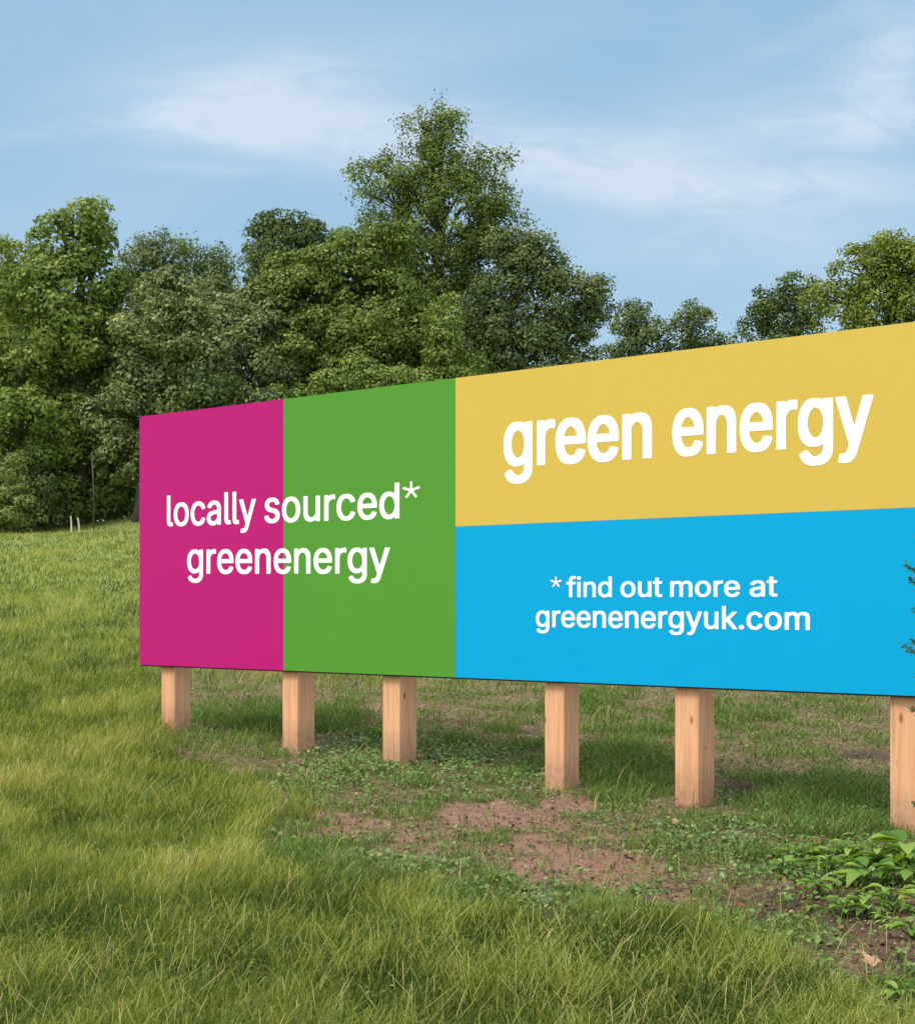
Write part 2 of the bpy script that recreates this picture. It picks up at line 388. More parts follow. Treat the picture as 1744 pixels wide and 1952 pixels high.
# lettering ---------------------------------------------------
OUTLINES={"bold":{"e":[[[158,-16],[200,-19],[244,-18],[264,-16],[296,-9],[328,7],[356,28],[372,49],[386,76],[388,88],[388,96],[384,101],[332,114],[288,115],[283,112],[274,96],[262,80],[244,67],[220,59],[200,59],[176,68],[159,80],[147,92],[136,108],[127,128],[122,152],[122,156],[124,158],[368,158],[393,160],[395,172],[393,232],[386,272],[374,304],[357,332],[332,358],[308,374],[280,386],[236,394],[172,394],[144,390],[116,381],[84,362],[60,340],[40,312],[23,276],[16,248],[11,216],[10,172],[15,128],[23,100],[31,80],[47,52],[60,36],[88,11],[116,-4],[140,-12]],[[124,232],[123,236],[131,260],[148,287],[160,298],[176,310],[196,317],[204,318],[212,317],[232,310],[255,292],[262,284],[274,264],[283,236],[280,232],[276,232]]],"g":[[[159,-160],[196,-162],[240,-161],[276,-156],[304,-149],[336,-133],[352,-121],[369,-104],[386,-76],[393,-48],[396,-20],[396,372],[395,384],[392,388],[368,390],[296,389],[292,388],[290,384],[288,376],[256,390],[228,394],[164,394],[136,390],[104,378],[88,369],[76,360],[48,328],[28,292],[16,252],[11,220],[12,156],[16,128],[27,92],[39,68],[60,41],[76,27],[112,7],[132,0],[152,-4],[228,-5],[256,-1],[284,12],[287,8],[286,-24],[281,-40],[274,-52],[263,-64],[252,-72],[240,-78],[220,-84],[196,-85],[180,-81],[164,-73],[146,-60],[124,-34],[116,-31],[80,-31],[30,-60],[28,-64],[28,-72],[31,-84],[52,-112],[65,-124],[84,-137],[108,-148],[136,-156]],[[196,72],[184,76],[164,87],[152,98],[139,116],[131,132],[123,156],[120,180],[120,204],[123,228],[131,252],[143,276],[152,288],[164,301],[176,309],[204,318],[224,313],[244,301],[258,288],[269,272],[278,252],[286,224],[288,180],[285,156],[277,128],[269,112],[257,96],[240,83],[224,75],[208,71]]],"n":[[[31,-8],[36,-10],[60,-11],[132,-10],[136,-8],[138,4],[140,248],[147,272],[162,292],[184,309],[208,317],[232,310],[248,298],[261,280],[270,256],[272,240],[272,4],[274,-8],[276,-10],[304,-11],[352,-11],[376,-10],[379,-8],[381,4],[381,252],[378,284],[374,304],[362,332],[348,352],[324,374],[308,382],[288,389],[256,394],[188,393],[168,389],[136,377],[132,388],[128,389],[56,390],[32,388],[30,384],[29,372],[29,4]]],"r":[[[31,-8],[36,-10],[60,-11],[132,-10],[136,-8],[138,4],[138,244],[143,264],[152,280],[160,291],[172,301],[188,310],[204,314],[240,312],[260,312],[264,314],[267,328],[267,380],[264,393],[260,394],[220,396],[176,394],[156,389],[136,381],[131,388],[108,390],[36,389],[32,388],[30,384],[29,4]]],"y":[[[78,-156],[100,-156],[136,-153],[160,-145],[176,-136],[192,-124],[203,-112],[213,-96],[222,-80],[238,-40],[393,368],[394,384],[390,388],[308,390],[288,389],[281,384],[196,150],[192,151],[187,164],[108,384],[100,389],[76,390],[0,389],[-4,388],[-6,384],[-5,368],[136,0],[134,-12],[122,-44],[112,-59],[100,-72],[88,-77],[64,-75],[44,-76],[38,-80],[24,-132],[24,-145],[28,-149],[40,-152]]]},"med":{".":[[[69,-8],[92,-11],[120,-8],[132,-2],[144,9],[153,28],[154,36],[153,52],[150,64],[145,72],[132,85],[124,90],[112,93],[80,93],[60,86],[43,68],[40,60],[37,44],[40,20],[47,8],[55,0]]],"a":[[[147,-16],[168,-16],[200,-13],[216,-9],[236,-1],[260,16],[264,12],[266,-4],[268,-6],[332,-7],[344,-6],[349,-4],[350,260],[346,292],[338,316],[320,346],[308,358],[292,369],[264,382],[228,389],[184,391],[140,386],[112,378],[92,369],[64,349],[43,324],[31,300],[29,288],[32,284],[88,268],[108,268],[114,272],[127,292],[140,305],[152,313],[176,322],[200,324],[216,321],[240,309],[249,300],[258,284],[262,272],[263,252],[259,244],[252,240],[236,235],[136,222],[88,210],[64,198],[44,183],[32,168],[23,148],[17,116],[20,80],[27,56],[44,28],[68,7],[92,-5],[120,-13]],[[164,52],[136,60],[122,68],[111,80],[106,92],[105,108],[107,120],[116,136],[136,150],[160,157],[228,167],[260,174],[263,168],[262,124],[254,104],[245,88],[232,76],[204,59],[176,52]]],"c":[[[164,-12],[196,-15],[244,-13],[268,-8],[296,3],[328,24],[345,40],[362,64],[374,92],[375,104],[368,110],[320,122],[296,123],[292,120],[286,104],[276,89],[260,72],[236,59],[220,55],[200,53],[176,59],[156,71],[136,92],[119,124],[112,152],[109,176],[111,220],[116,240],[123,260],[131,276],[144,292],[164,310],[180,318],[200,323],[220,322],[236,318],[252,310],[268,296],[285,272],[292,257],[296,256],[312,256],[374,272],[374,284],[366,304],[354,324],[341,340],[328,353],[304,369],[264,385],[220,391],[172,389],[140,382],[112,370],[88,353],[64,328],[44,296],[31,264],[23,224],[21,172],[23,148],[28,124],[35,100],[43,80],[67,44],[92,20],[124,0],[148,-8]]],"d":[[[155,-12],[204,-15],[228,-13],[248,-9],[272,3],[296,23],[299,20],[300,0],[304,-6],[368,-7],[380,-6],[383,-4],[385,4],[385,504],[383,512],[380,515],[316,516],[300,514],[299,512],[298,360],[296,355],[272,374],[260,381],[244,386],[220,390],[188,391],[144,386],[112,374],[87,356],[67,336],[55,320],[39,288],[28,252],[21,204],[23,152],[28,124],[36,96],[55,56],[68,38],[86,20],[104,7],[120,-1]],[[188,56],[168,63],[156,71],[139,88],[127,108],[115,136],[111,156],[109,180],[111,220],[116,244],[123,264],[135,284],[144,295],[156,306],[176,317],[192,322],[212,323],[232,317],[252,306],[268,291],[282,272],[290,252],[297,224],[299,200],[298,164],[293,136],[286,116],[278,100],[263,80],[240,63],[220,56],[204,54]]],"e":[[[167,-12],[200,-15],[248,-13],[272,-9],[296,-1],[324,15],[346,32],[362,52],[374,76],[378,88],[376,94],[372,98],[324,110],[296,111],[279,84],[260,67],[232,55],[204,53],[176,60],[160,68],[136,89],[119,116],[111,144],[110,156],[112,162],[368,162],[382,164],[384,204],[382,232],[373,276],[357,312],[333,344],[312,362],[284,377],[256,386],[216,391],[172,389],[136,381],[104,366],[80,347],[55,316],[43,296],[35,276],[27,248],[21,200],[23,152],[31,112],[48,72],[63,48],[96,16],[124,0],[152,-9]],[[112,228],[111,236],[119,260],[127,276],[140,292],[148,301],[168,314],[188,321],[200,323],[220,322],[232,318],[244,313],[260,301],[272,288],[282,272],[290,252],[295,232],[292,228],[288,228]]],"f":[[[70,-4],[72,-6],[88,-7],[140,-7],[154,-4],[155,316],[156,319],[160,320],[224,320],[236,321],[240,324],[241,332],[241,376],[238,384],[224,386],[156,387],[155,392],[156,432],[159,444],[164,452],[173,460],[184,466],[200,467],[220,462],[236,462],[239,464],[255,516],[255,524],[248,529],[228,534],[180,537],[148,533],[124,526],[116,521],[104,513],[88,496],[75,472],[68,440],[67,388],[64,386],[-4,385],[-6,380],[-7,332],[-6,324],[-4,322],[8,320],[64,320],[68,316],[68,4]]],"g":[[[168,-156],[196,-158],[244,-156],[268,-152],[304,-141],[328,-128],[344,-116],[362,-96],[375,-72],[381,-48],[385,-20],[385,372],[384,380],[380,385],[304,385],[300,376],[300,360],[299,356],[296,355],[284,366],[268,377],[248,386],[232,389],[208,391],[176,390],[132,382],[104,369],[79,348],[55,320],[35,280],[27,252],[23,228],[21,180],[24,148],[32,112],[39,92],[55,64],[72,43],[96,24],[128,8],[160,0],[184,-2],[220,-1],[248,4],[272,15],[297,32],[298,-16],[294,-36],[289,-48],[272,-68],[260,-76],[244,-84],[216,-90],[188,-89],[172,-85],[152,-76],[136,-64],[112,-36],[108,-35],[88,-36],[40,-64],[39,-72],[44,-84],[62,-108],[80,-124],[100,-137],[120,-145],[144,-152]],[[188,68],[160,79],[144,91],[124,120],[115,144],[111,160],[109,184],[111,224],[119,252],[128,272],[139,288],[152,303],[176,318],[192,322],[212,323],[232,318],[252,306],[268,292],[282,272],[289,256],[297,224],[298,168],[293,140],[286,120],[277,104],[264,90],[244,76],[224,68],[212,66]]],"i":[[[42,-4],[44,-6],[60,-7],[112,-7],[126,-4],[127,376],[124,384],[120,385],[44,385],[40,376],[40,4]],[[77,436],[100,437],[116,443],[129,452],[137,468],[139,488],[133,508],[120,522],[104,529],[68,530],[52,525],[40,516],[31,500],[28,480],[31,464],[35,456],[48,444],[56,440]]],"k":[[[42,-4],[44,-6],[60,-7],[112,-7],[126,-4],[127,136],[152,159],[281,-4],[284,-6],[296,-7],[368,-7],[380,-6],[383,-4],[384,0],[381,8],[220,212],[219,216],[368,370],[371,372],[372,380],[368,385],[356,386],[288,386],[272,384],[128,238],[127,244],[127,504],[126,512],[120,515],[44,515],[40,508],[40,4]]],"l":[[[115,-8],[128,-9],[164,-8],[188,-4],[193,0],[194,4],[180,59],[168,61],[144,59],[132,67],[128,80],[127,508],[124,514],[112,516],[44,515],[42,512],[40,504],[40,76],[47,40],[52,28],[60,17],[69,8],[84,-1],[96,-5]]],"m":[[[42,-4],[44,-6],[60,-7],[112,-7],[126,-4],[128,256],[136,280],[143,292],[152,303],[176,318],[188,322],[200,323],[212,321],[224,317],[243,304],[254,288],[261,268],[262,-4],[264,-6],[276,-7],[344,-6],[347,-4],[348,4],[348,252],[351,268],[359,288],[372,305],[392,318],[404,322],[420,323],[432,321],[444,317],[464,305],[474,292],[482,272],[484,-4],[488,-6],[500,-7],[552,-7],[568,-4],[570,4],[570,268],[562,312],[554,332],[546,344],[532,360],[508,378],[476,389],[444,393],[400,390],[372,382],[344,366],[320,343],[316,344],[300,365],[284,378],[268,386],[252,390],[212,393],[180,389],[152,378],[128,360],[125,364],[125,376],[120,385],[44,385],[41,380],[40,372],[40,4]]],"n":[[[42,-4],[44,-6],[60,-7],[112,-7],[126,-4],[127,236],[131,260],[139,280],[152,297],[176,314],[188,318],[208,322],[232,318],[248,310],[256,303],[274,280],[282,256],[284,-4],[288,-6],[304,-7],[352,-7],[364,-6],[369,-4],[369,264],[362,304],[354,324],[338,348],[320,365],[300,378],[280,385],[248,390],[216,391],[196,389],[164,381],[144,370],[128,357],[125,360],[125,376],[120,385],[56,386],[43,384],[40,372],[40,4]]],"o":[[[164,-12],[196,-15],[240,-13],[280,-4],[304,7],[328,24],[345,40],[358,56],[374,84],[385,116],[393,160],[394,200],[386,256],[373,292],[357,320],[332,349],[304,369],[288,377],[260,386],[216,391],[172,389],[140,382],[112,370],[80,346],[56,316],[35,276],[27,248],[21,200],[23,152],[31,112],[43,80],[67,44],[92,20],[124,0],[148,-8]],[[188,55],[168,63],[152,75],[136,92],[124,112],[115,136],[111,156],[109,196],[111,220],[116,240],[127,268],[140,288],[152,301],[164,310],[180,318],[196,322],[216,322],[236,317],[256,306],[272,292],[286,272],[294,256],[302,228],[306,200],[305,164],[302,144],[293,116],[282,96],[268,80],[252,67],[224,55],[204,53]]],"r":[[[42,-4],[44,-6],[60,-7],[112,-7],[126,-4],[127,244],[131,264],[139,280],[148,293],[164,306],[180,314],[200,319],[236,316],[253,316],[256,324],[256,380],[252,390],[208,392],[180,389],[148,378],[128,363],[126,364],[125,376],[120,385],[56,386],[44,385],[41,380],[40,372],[40,4]]],"s":[[[137,-12],[172,-15],[216,-13],[244,-8],[268,-1],[292,12],[312,28],[326,44],[338,68],[344,100],[341,132],[333,156],[325,168],[308,185],[288,198],[260,210],[172,231],[152,239],[132,251],[123,268],[124,288],[134,304],[152,317],[180,326],[196,326],[212,322],[228,313],[246,292],[256,272],[260,271],[280,271],[334,284],[336,292],[330,312],[322,328],[308,347],[292,362],[276,373],[244,385],[220,389],[172,391],[152,389],[116,381],[96,373],[68,354],[59,344],[47,328],[39,308],[35,288],[34,268],[39,236],[52,212],[68,195],[92,180],[112,171],[224,142],[244,128],[254,112],[253,92],[240,74],[232,67],[216,59],[188,52],[176,52],[156,56],[132,68],[120,80],[104,112],[84,113],[28,101],[24,98],[24,88],[31,64],[44,40],[60,22],[80,7],[96,-1],[116,-8]]],"t":[[[128,-8],[160,-11],[204,-9],[220,-5],[225,0],[217,44],[212,59],[200,61],[172,57],[160,59],[150,64],[143,72],[139,92],[139,316],[140,319],[144,320],[200,320],[212,321],[217,328],[217,376],[212,385],[144,386],[139,388],[139,468],[136,476],[120,478],[56,477],[52,468],[51,388],[48,386],[-4,384],[-7,376],[-7,328],[-4,322],[8,320],[48,320],[52,316],[52,84],[56,60],[64,36],[72,24],[84,12],[104,-1]]],"u":[[[169,-12],[192,-12],[220,-9],[236,-5],[256,4],[280,21],[284,22],[286,0],[288,-6],[352,-7],[364,-6],[369,-4],[370,372],[369,380],[366,384],[352,386],[300,386],[288,385],[284,380],[283,144],[281,128],[270,100],[256,80],[244,72],[228,63],[204,57],[184,59],[164,67],[152,76],[144,85],[131,108],[127,136],[127,376],[124,384],[108,386],[56,386],[44,385],[41,380],[40,372],[40,124],[48,76],[55,56],[67,36],[92,12],[124,-4],[144,-9]]],"y":[[[78,-152],[100,-152],[128,-149],[152,-141],[172,-128],[186,-116],[205,-88],[218,-60],[381,368],[383,380],[380,385],[308,386],[296,385],[291,380],[196,113],[192,116],[182,148],[96,382],[92,385],[80,386],[20,386],[8,385],[5,380],[7,368],[11,356],[148,0],[146,-12],[134,-44],[126,-60],[112,-74],[100,-81],[92,-83],[64,-79],[52,-80],[48,-84],[35,-132],[35,-144],[52,-149]]]}}
LAYOUT={"green energy":[["g",0],["r",425],["e",684],["e",1088],["n",1492],["e",2089],["n",2493],["e",2903],["r",3307],["g",3566],["y",3992]],"locally sourced":[["l",0],["o",189],["c",605],["a",1000],["l",1390],["l",1579],["y",1768],["s",2344],["o",2710],["u",3125],["r",3534],["c",3794],["e",4190],["d",4594]],"greenenergy":[["g",0],["r",425],["e",684],["e",1088],["n",1492],["e",1902],["n",2305],["e",2715],["r",3119],["g",3378],["y",3804]],"find out more at":[["f",0],["i",253],["n",420],["d",830],["o",1442],["u",1858],["t",2267],["m",2682],["o",3292],["r",3707],["e",3967],["a",4558],["t",4947]],"greenenergyuk.com":[["g",0],["r",425],["e",684],["e",1088],["n",1492],["e",1902],["n",2305],["e",2715],["r",3119],["g",3378],["y",3804],["u",4193],["k",4603],[".",4984],["c",5171],["o",5567],["m",5981]]}
lm, t, p = new_mat('white_letter_vinyl'); p.inputs['Base Color'].default_value = rgb(.97, .955, .93); p.inputs['Roughness'].default_value = .5; p.inputs['Specular IOR Level'].default_value = .3
WEIGHT = {'bold': 11, 'med': 7}
def glyph_mesh(layout, style):
    """letter outlines filled by a flat curve; returns vertices (x, y) and faces"""
    cu = bpy.data.curves.new('outline', 'CURVE'); cu.dimensions = '2D'; cu.fill_mode = 'FRONT'; k = WEIGHT[style]
    for ch, ox in layout:
        for sp in OUTLINES[style][ch]:
            s = cu.splines.new('POLY'); s.points.add(len(sp) - 1); s.use_cyclic_u = True
            for q, v in zip(s.points, sp): q.co = ((v[0] + ox) / 1000, (v[1] + k) / 1000 * 378 / (378 + 2 * k), 0, 1)
    ob = bpy.data.objects.new('outline', cu)
    COL.objects.link(ob); me = bpy.data.meshes.new_from_object(ob.evaluated_get(bpy.context.evaluated_depsgraph_get()))
    V = np.array([v.co[:2] for v in me.vertices]); Pf = [tuple(q.vertices) for q in me.polygons]
    bpy.data.objects.remove(ob); bpy.data.curves.remove(cu); bpy.data.meshes.remove(me)
    return V, Pf
def put_on_board(V, Pf, mb, front):
    """V in board coordinates (u, z): a thin raised letter with side walls"""
    n = len(V); fr = [O + BD * a + BN * front + np.array([0, 0, b_]) for a, b_ in V]; bk = [O + BD * a + BN * (front - .0006) + np.array([0, 0, b_]) for a, b_ in V]
    cnt = {}
    for f in Pf:
        for i in range(len(f)):
            e = (f[i], f[(i + 1) % len(f)]); cnt[e] = 1
    P2 = list(Pf)
    for a, b_ in cnt:
        if (b_, a) not in cnt: P2.append((b_, a, a + n, b_ + n))
    mb.add(fr + bk, P2)
def line(text, words, style):
    lay = LAYOUT[text]; k = 0
    for wd, pl, pr, (bx0, by0, bx1, by1), (hx0, hy0, hx1, hy1) in words:
        part = lay[k:k + len(wd)]; k += len(wd); mb = MB()
        V, Pf = glyph_mesh(part, style)
        x0, x1 = V[:, 0].min(), V[:, 0].max(); u0, u1 = uof(pl), uof(pr)
        u = u0 + (V[:, 0] - x0) / (x1 - x0) * (u1 - u0)
        q = O[None] + BD[None] * u[:, None]; px = CX + q[:, 0] / q[:, 1] * F; d = q[:, 1]
        by = by0 + (by1 - by0) * (px - bx0) / (bx1 - bx0); hy = hy0 + (hy1 - hy0) * (px - hx0) / (hx1 - hx0)
        py = by + (hy - by) * V[:, 1] / .378
        mb_z = EYE - (py - HZ) / F * d
        put_on_board(np.stack([u, mb_z], 1), Pf, mb, .0018)
        tag(mb.build('lettering', lm, root), ('bold' if style == 'bold' else 'white') + ' word ' + wd.replace('.', ' dot '))
GB, GXH = (1030, 887.3, 1243, 873.2), (1025, 802, 1187, 789.7)
line('green energy', [('green', 960, 1243, GB, GXH), ('energy', 1281.5, 1665, (1352, 866, 1499, 856.4), (1350.5, 775.8, 1664.6, 751.4))], 'bold')
LB, LX = (323, 1003.5, 757.6, 988.3), (323, 959.2, 757.6, 936.9)
line('locally sourced', [('locally', 318.5, 488, LB, LX), ('sourced', 504.2, 761.5, LB, LX)], 'med')
line('greenenergy', [('greenenergy', 357, 743.4, (398, 1093.8, 646.8, 1093.6), (398, 1047.6, 741, 1043.7))], 'med')
FB, FX = (1085, 1138.6, 1482, 1137.2), (1115, 1109.3, 1482, 1106.4)
line('find out more at', [('find', 1079.8, 1166.3, FB, FX), ('out', 1182.9, 1262.7, FB, FX), ('more', 1277.7, 1410.7, FB, FX), ('at', 1429, 1482.2, FB, FX)], 'med')
line('greenenergyuk.com', [('greenenergyuk.com', 1021.6, 1543.7, (1022, 1195.5, 1543, 1201.3), (1022, 1164.3, 1492, 1167.0))], 'med')
def star(cx, cy, r, wd, label):
    mb = MB(); sc_ = bd(cx) / F; u0 = uof(cx); z0 = EYE - (cy - HZ) * sc_
    ku = (uof(cx + 10) - u0) / 10
    arms = []
    for k in range(5):
        a = math.pi / 2 + k * 2 * math.pi / 5; ca, sa = math.cos(a), math.sin(a)
        V = [(-sa * -wd * .4, ca * -wd * .4), (ca * r + sa * wd * .55, sa * r - ca * wd * .55), (ca * r - sa * wd * .55, sa * r + ca * wd * .55), (-sa * wd * .4, ca * wd * .4)]
        arms.append(V)
    # one outline polygon: walk round the five arms with an inner notch between them
    ring = []
    for k in range(5):
        a = math.pi / 2 + k * 2 * math.pi / 5; ca, sa = math.cos(a), math.sin(a)
        a2 = a + math.pi / 5
        ring += [(ca * r + sa * wd * .5, sa * r - ca * wd * .5), (ca * r - sa * wd * .5, sa * r + ca * wd * .5), (math.cos(a2) * wd * .8, math.sin(a2) * wd * .8)]
    Pf = [(3 * k, 3 * k + 1, 3 * k + 2, 15, (3 * k - 1) % 15) for k in range(5)]
    ring.append((0, 0))
    V = [(u0 + x * ku, z0 + y * sc_) for x, y in ring]
    put_on_board(V, Pf, mb, .0018)
    return tag(mb.build('lettering', lm, root), label)
star(784, 934.5, 16.8, 4.6, 'white asterisk after locally sourced')
star(1060, 1110, 10.5, 3.0, 'small white asterisk before find out more')
# ------------------------------------------------------------ trees
def unit(v): return v / np.maximum(np.linalg.norm(v, axis=1, keepdims=True), 1e-9)
def leaves_mesh(name, C, N, L, W, mat, parent, tint, fold=0.0):
    """rhombic leaves: centres C, facing N, lengths L, widths W"""
    n = len(C); a = unit(np.cross(N, rng.normal(size=(n, 3)))); b = np.cross(N, a)
    a = a * (L / 2)[:, None]; b = b * (W / 2)[:, None]
    V = np.empty((n, 4, 3)); V[:, 0] = C - a; V[:, 1] = C + b + N * (L * fold)[:, None]; V[:, 2] = C + a; V[:, 3] = C - b + N * (L * fold)[:, None]
    Q = np.arange(n * 4).reshape(n, 4)
    return make(name, V.reshape(-1, 3), Q, mat=mat, parent=parent, attrs={'tint': tint})
barkm, t, p = new_mat('bark')
g = t.n('ShaderNodeNewGeometry'); c = t.ramp(t.noise(t.mapping(g.outputs['Position'], (6, 6, 1.5)), 2.0, 5, .7), [(.3, (.035, .028, .02)), (.7, (.15, .125, .095))])
t.put(p.inputs['Base Color'], c); p.inputs['Roughness'].default_value = .9
LM = {
 'olive': leaf_mat('olive_leaves', [(0, (0.045, 0.083, 0.015)), (.5, (0.139, 0.204, 0.039)), (1, (0.310, 0.375, 0.102))]),
 'maple': leaf_mat('fresh_maple_leaves', [(0, (0.050, 0.093, 0.017)), (.5, (0.156, 0.235, 0.043)), (1, (0.344, 0.407, 0.119))]),
 'silver': leaf_mat('silvery_leaves', [(0, (0.055, 0.093, 0.029)), (.5, (0.171, 0.222, 0.079)), (1, (0.408, 0.444, 0.206))], .2),
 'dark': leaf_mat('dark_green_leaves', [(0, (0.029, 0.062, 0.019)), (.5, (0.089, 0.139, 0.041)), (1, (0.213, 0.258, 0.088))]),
 'blue': leaf_mat('cool_green_leaves', [(0, (0.041, 0.077, 0.029)), (.5, (0.119, 0.170, 0.060)), (1, (0.285, 0.330, 0.134))]),
 'yellow': leaf_mat('yellow_green_leaves', [(0, (0.069, 0.108, 0.015)), (.5, (0.186, 0.243, 0.040)), (1, (0.331, 0.382, 0.088))]),
 'shrub': leaf_mat('pale_shrub_leaves', [(0, (.09, .13, .028)), (.5, (.20, .26, .07)), (1, (.35, .40, .14))]),
}
def crown_points(c, r, puff, dens, gap, r2, spray=0.0, back=.35, fill=1.0, leaf=.12):
    """leaf positions for a crown made of lobes (centres c, radii r): puffs of leaves on every lobe"""
    PC, PR, PD = [], [], []
    for k in range(len(c)):
        area = 4 * math.pi * ((r[k, 0] * r[k, 1]) ** 1.6 / 3 + (r[k, 0] * r[k, 2]) ** 1.6 / 3 + (r[k, 1] * r[k, 2]) ** 1.6 / 3) ** (1 / 1.6)
        m = max(6, int(area / (puff * puff * 1.5) * gap))
        d = unit(r2.normal(size=(m, 3)))
        keep = (d[:, 1] < .35) | (r2.random(m) < back); d = d[keep]
        q = c[k] + d * r[k] * r2.uniform(.62, 1.12, (len(d), 1))
        ok = np.ones(len(d), bool)
        for j in range(len(c)):
            if j != k: ok &= np.linalg.norm((q - c[j]) / r[j], axis=1) > .74
        PC.append(q[ok]); PD.append(d[ok]); PR.append(puff * r2.uniform(.5, 1.5, ok.sum()) ** 1.1)
    PC, PR, PD = np.concatenate(PC), np.concatenate(PR), np.concatenate(PD)
    cnt = np.maximum(8, (dens * (PR / puff) ** 2 * r2.uniform(.6, 1.3, len(PR))).astype(int))
    idx = np.repeat(np.arange(len(PR)), cnt); n = len(idx)
    d = unit(r2.normal(size=(n, 3)) + PD[idx] * .55 + np.array([0, 0, .45]))
    rad = PR[idx] * r2.uniform(.30, 1.0, n) ** .5 * (1 + .3 * (r2.random(n) < .12) * r2.random(n))
    C = PC[idx] + d * rad[:, None] * np.array([1, 1, .72])
    if spray: C = C + PD[idx] * (r2.random(n) ** 2 * spray)[:, None] - np.array([0, 0, 1]) * (r2.random(n) ** 2 * spray * .6)[:, None]
    N = unit(d * 1.0 + r2.normal(size=(n, 3)) * .42 + np.array([0, 0, .25]))
    pt = r2.uniform(-.2, .2, len(PR))
    T = np.clip(.5 + pt[idx] + r2.normal(size=n) * .21, 0, 1)
    L = leaf * r2.uniform(.7, 1.45, n)
    # loose inner foliage blocks the view through; its darker tints paint in shade
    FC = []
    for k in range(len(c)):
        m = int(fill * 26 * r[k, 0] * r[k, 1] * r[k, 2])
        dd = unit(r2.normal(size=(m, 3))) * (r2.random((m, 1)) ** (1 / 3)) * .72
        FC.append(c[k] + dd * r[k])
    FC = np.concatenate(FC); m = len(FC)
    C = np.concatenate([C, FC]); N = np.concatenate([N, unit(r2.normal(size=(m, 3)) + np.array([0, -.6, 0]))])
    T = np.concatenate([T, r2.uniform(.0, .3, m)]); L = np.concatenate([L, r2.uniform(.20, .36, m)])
    return C, N, L, T
def tree(name, label, D, base, lobes, mat, puff=.55, dens=95, gap=1.0, leaf=.12, spray=0.0, fill=1.0, seed=1, tr=.16, cat='tree', group='trees at the edge of the wood', back=.35, wl=.62, sub=0):
    r2 = np.random.default_rng(seed)
    bx = (base - CX) / F * D; bz = float(ground(bx, D))
    o = empty(name, (bx, D, bz), label, cat, group)
    s = D / F; c, r = [], []
    for (px, py, rx, ry) in lobes:
        q = at(px, py, D); c.append(q); r.append((rx * s, (rx * .55 + ry * .35) * s, ry * s))
    c, r = np.array(c), np.array(r); c[:, 1] += r2.uniform(-.5, .5, len(c)) * r[:, 1] * .8
    big = c, r
    if sub:      # break every lobe into smaller ones for an uneven outline
        cc, rr = [], []
        for k in range(len(c)):
            for _ in range(sub):
                d = unit(r2.normal(size=(1, 3)))[0]; f_ = r2.uniform(.36, .56)
                cc.append(c[k] + d * r[k] * (1 - f_) * r2.uniform(.85, 1.2)); rr.append(r[k] * f_)
        c, r = np.concatenate([c, np.array(cc)]), np.concatenate([r * .8, np.array(rr)])
    C, N, L, T = crown_points(c, r, puff, dens, gap, r2, spray, back, fill, leaf)
    ok = C[:, 2] > ground(C[:, 0], C[:, 1]) + .05
    C, N, L, T = C[ok], N[ok], L[ok], T[ok]
    leaves_mesh('crown', C, N, L, L * wl, mat, o, T)
    mb = MB(); c0, r0 = big; top = c0[np.argmax(c0[:, 2])]
    H = top[2] - bz; pts, rad = [], []
    for k in range(9):
        f_ = k / 8; q = np.array([bx, D, bz - .2]) * (1 - f_) + (top + [0, 0, .2 * r0[0][2]]) * f_
        q[0] += math.sin(k * 1.3 + seed) * .12 * (f_ * (1 - f_)) * 4; pts.append(q); rad.append(tr * (1.25 - f_) ** 1.1 + .012)
    mb.tube(pts, rad, 9)
    for k in range(len(c0)):
        f_ = np.clip((c0[k][2] - r0[k][2] * .5 - bz) / H, .12, .93) * .85; a = np.array(pts[0]) * (1 - f_) + np.array(pts[-1]) * f_
        e = c0[k]; mid = (a + e) / 2 + np.array([0, 0, .12 * np.linalg.norm(e - a)])
        mb.tube([a, (a + mid) / 2 + r2.normal(size=3) * .05, mid, (mid + e) / 2 + r2.normal(size=3) * .08, e], [tr * .42, tr * .34, tr * .26, tr * .18, .015], 6)
        for _ in range(5):
            d = unit(r2.normal(size=(1, 3)))[0]; d[2] = abs(d[2]) * .6
            tip = e + d * r0[k] * .85; mb.tube([mid * .4 + e * .6, (e + tip) / 2 + r2.normal(size=3) * .08, tip], [tr * .18, tr * .11, .010], 5)
    mb.build('trunk', barkm, o, smooth=True)
    return o
G_ = 'trees at the edge of the wood'
tree('broadleaf_tree', 'tall dense maple with a rounded top knob at the far left of the wood', 52, 150,
     [(158, 424, 56, 42), (152, 470, 78, 46), (195, 560, 50, 56), (90, 560, 80, 56), (118, 575, 120, 80), (90, 690, 140, 95), (150, 640, 110, 75), (60, 810, 150, 90), (165, 800, 90, 80), (110, 905, 120, 72), (20, 900, 110, 80), (60, 960, 90, 45), (150, 950, 70, 36), (205, 560, 40, 50), (215, 700, 45, 60), (-70, 760, 110, 140)],
     LM['maple'], puff=.46, dens=105, leaf=.135, seed=11, sub=5, tr=.26)
tree('broadleaf_tree', 'yellowish tree low behind the tall maple at the left edge', 60, -20, [(20, 520, 90, 55), (-60, 560, 110, 90), (-80, 700, 120, 120), (40, 600, 90, 80)], LM['yellow'], seed=12, puff=.5, sub=4)
tree('broadleaf_tree', 'feathery dark green tree behind, between the tall maple and the round dark tree', 64, 330, [(330, 520, 105, 62), (290, 500, 50, 45), (385, 515, 50, 40), (340, 640, 110, 100), (400, 600, 60, 80), (262, 560, 50, 60)], LM['blue'], puff=.42, dens=70, spray=.45, seed=13, leaf=.11, sub=5)
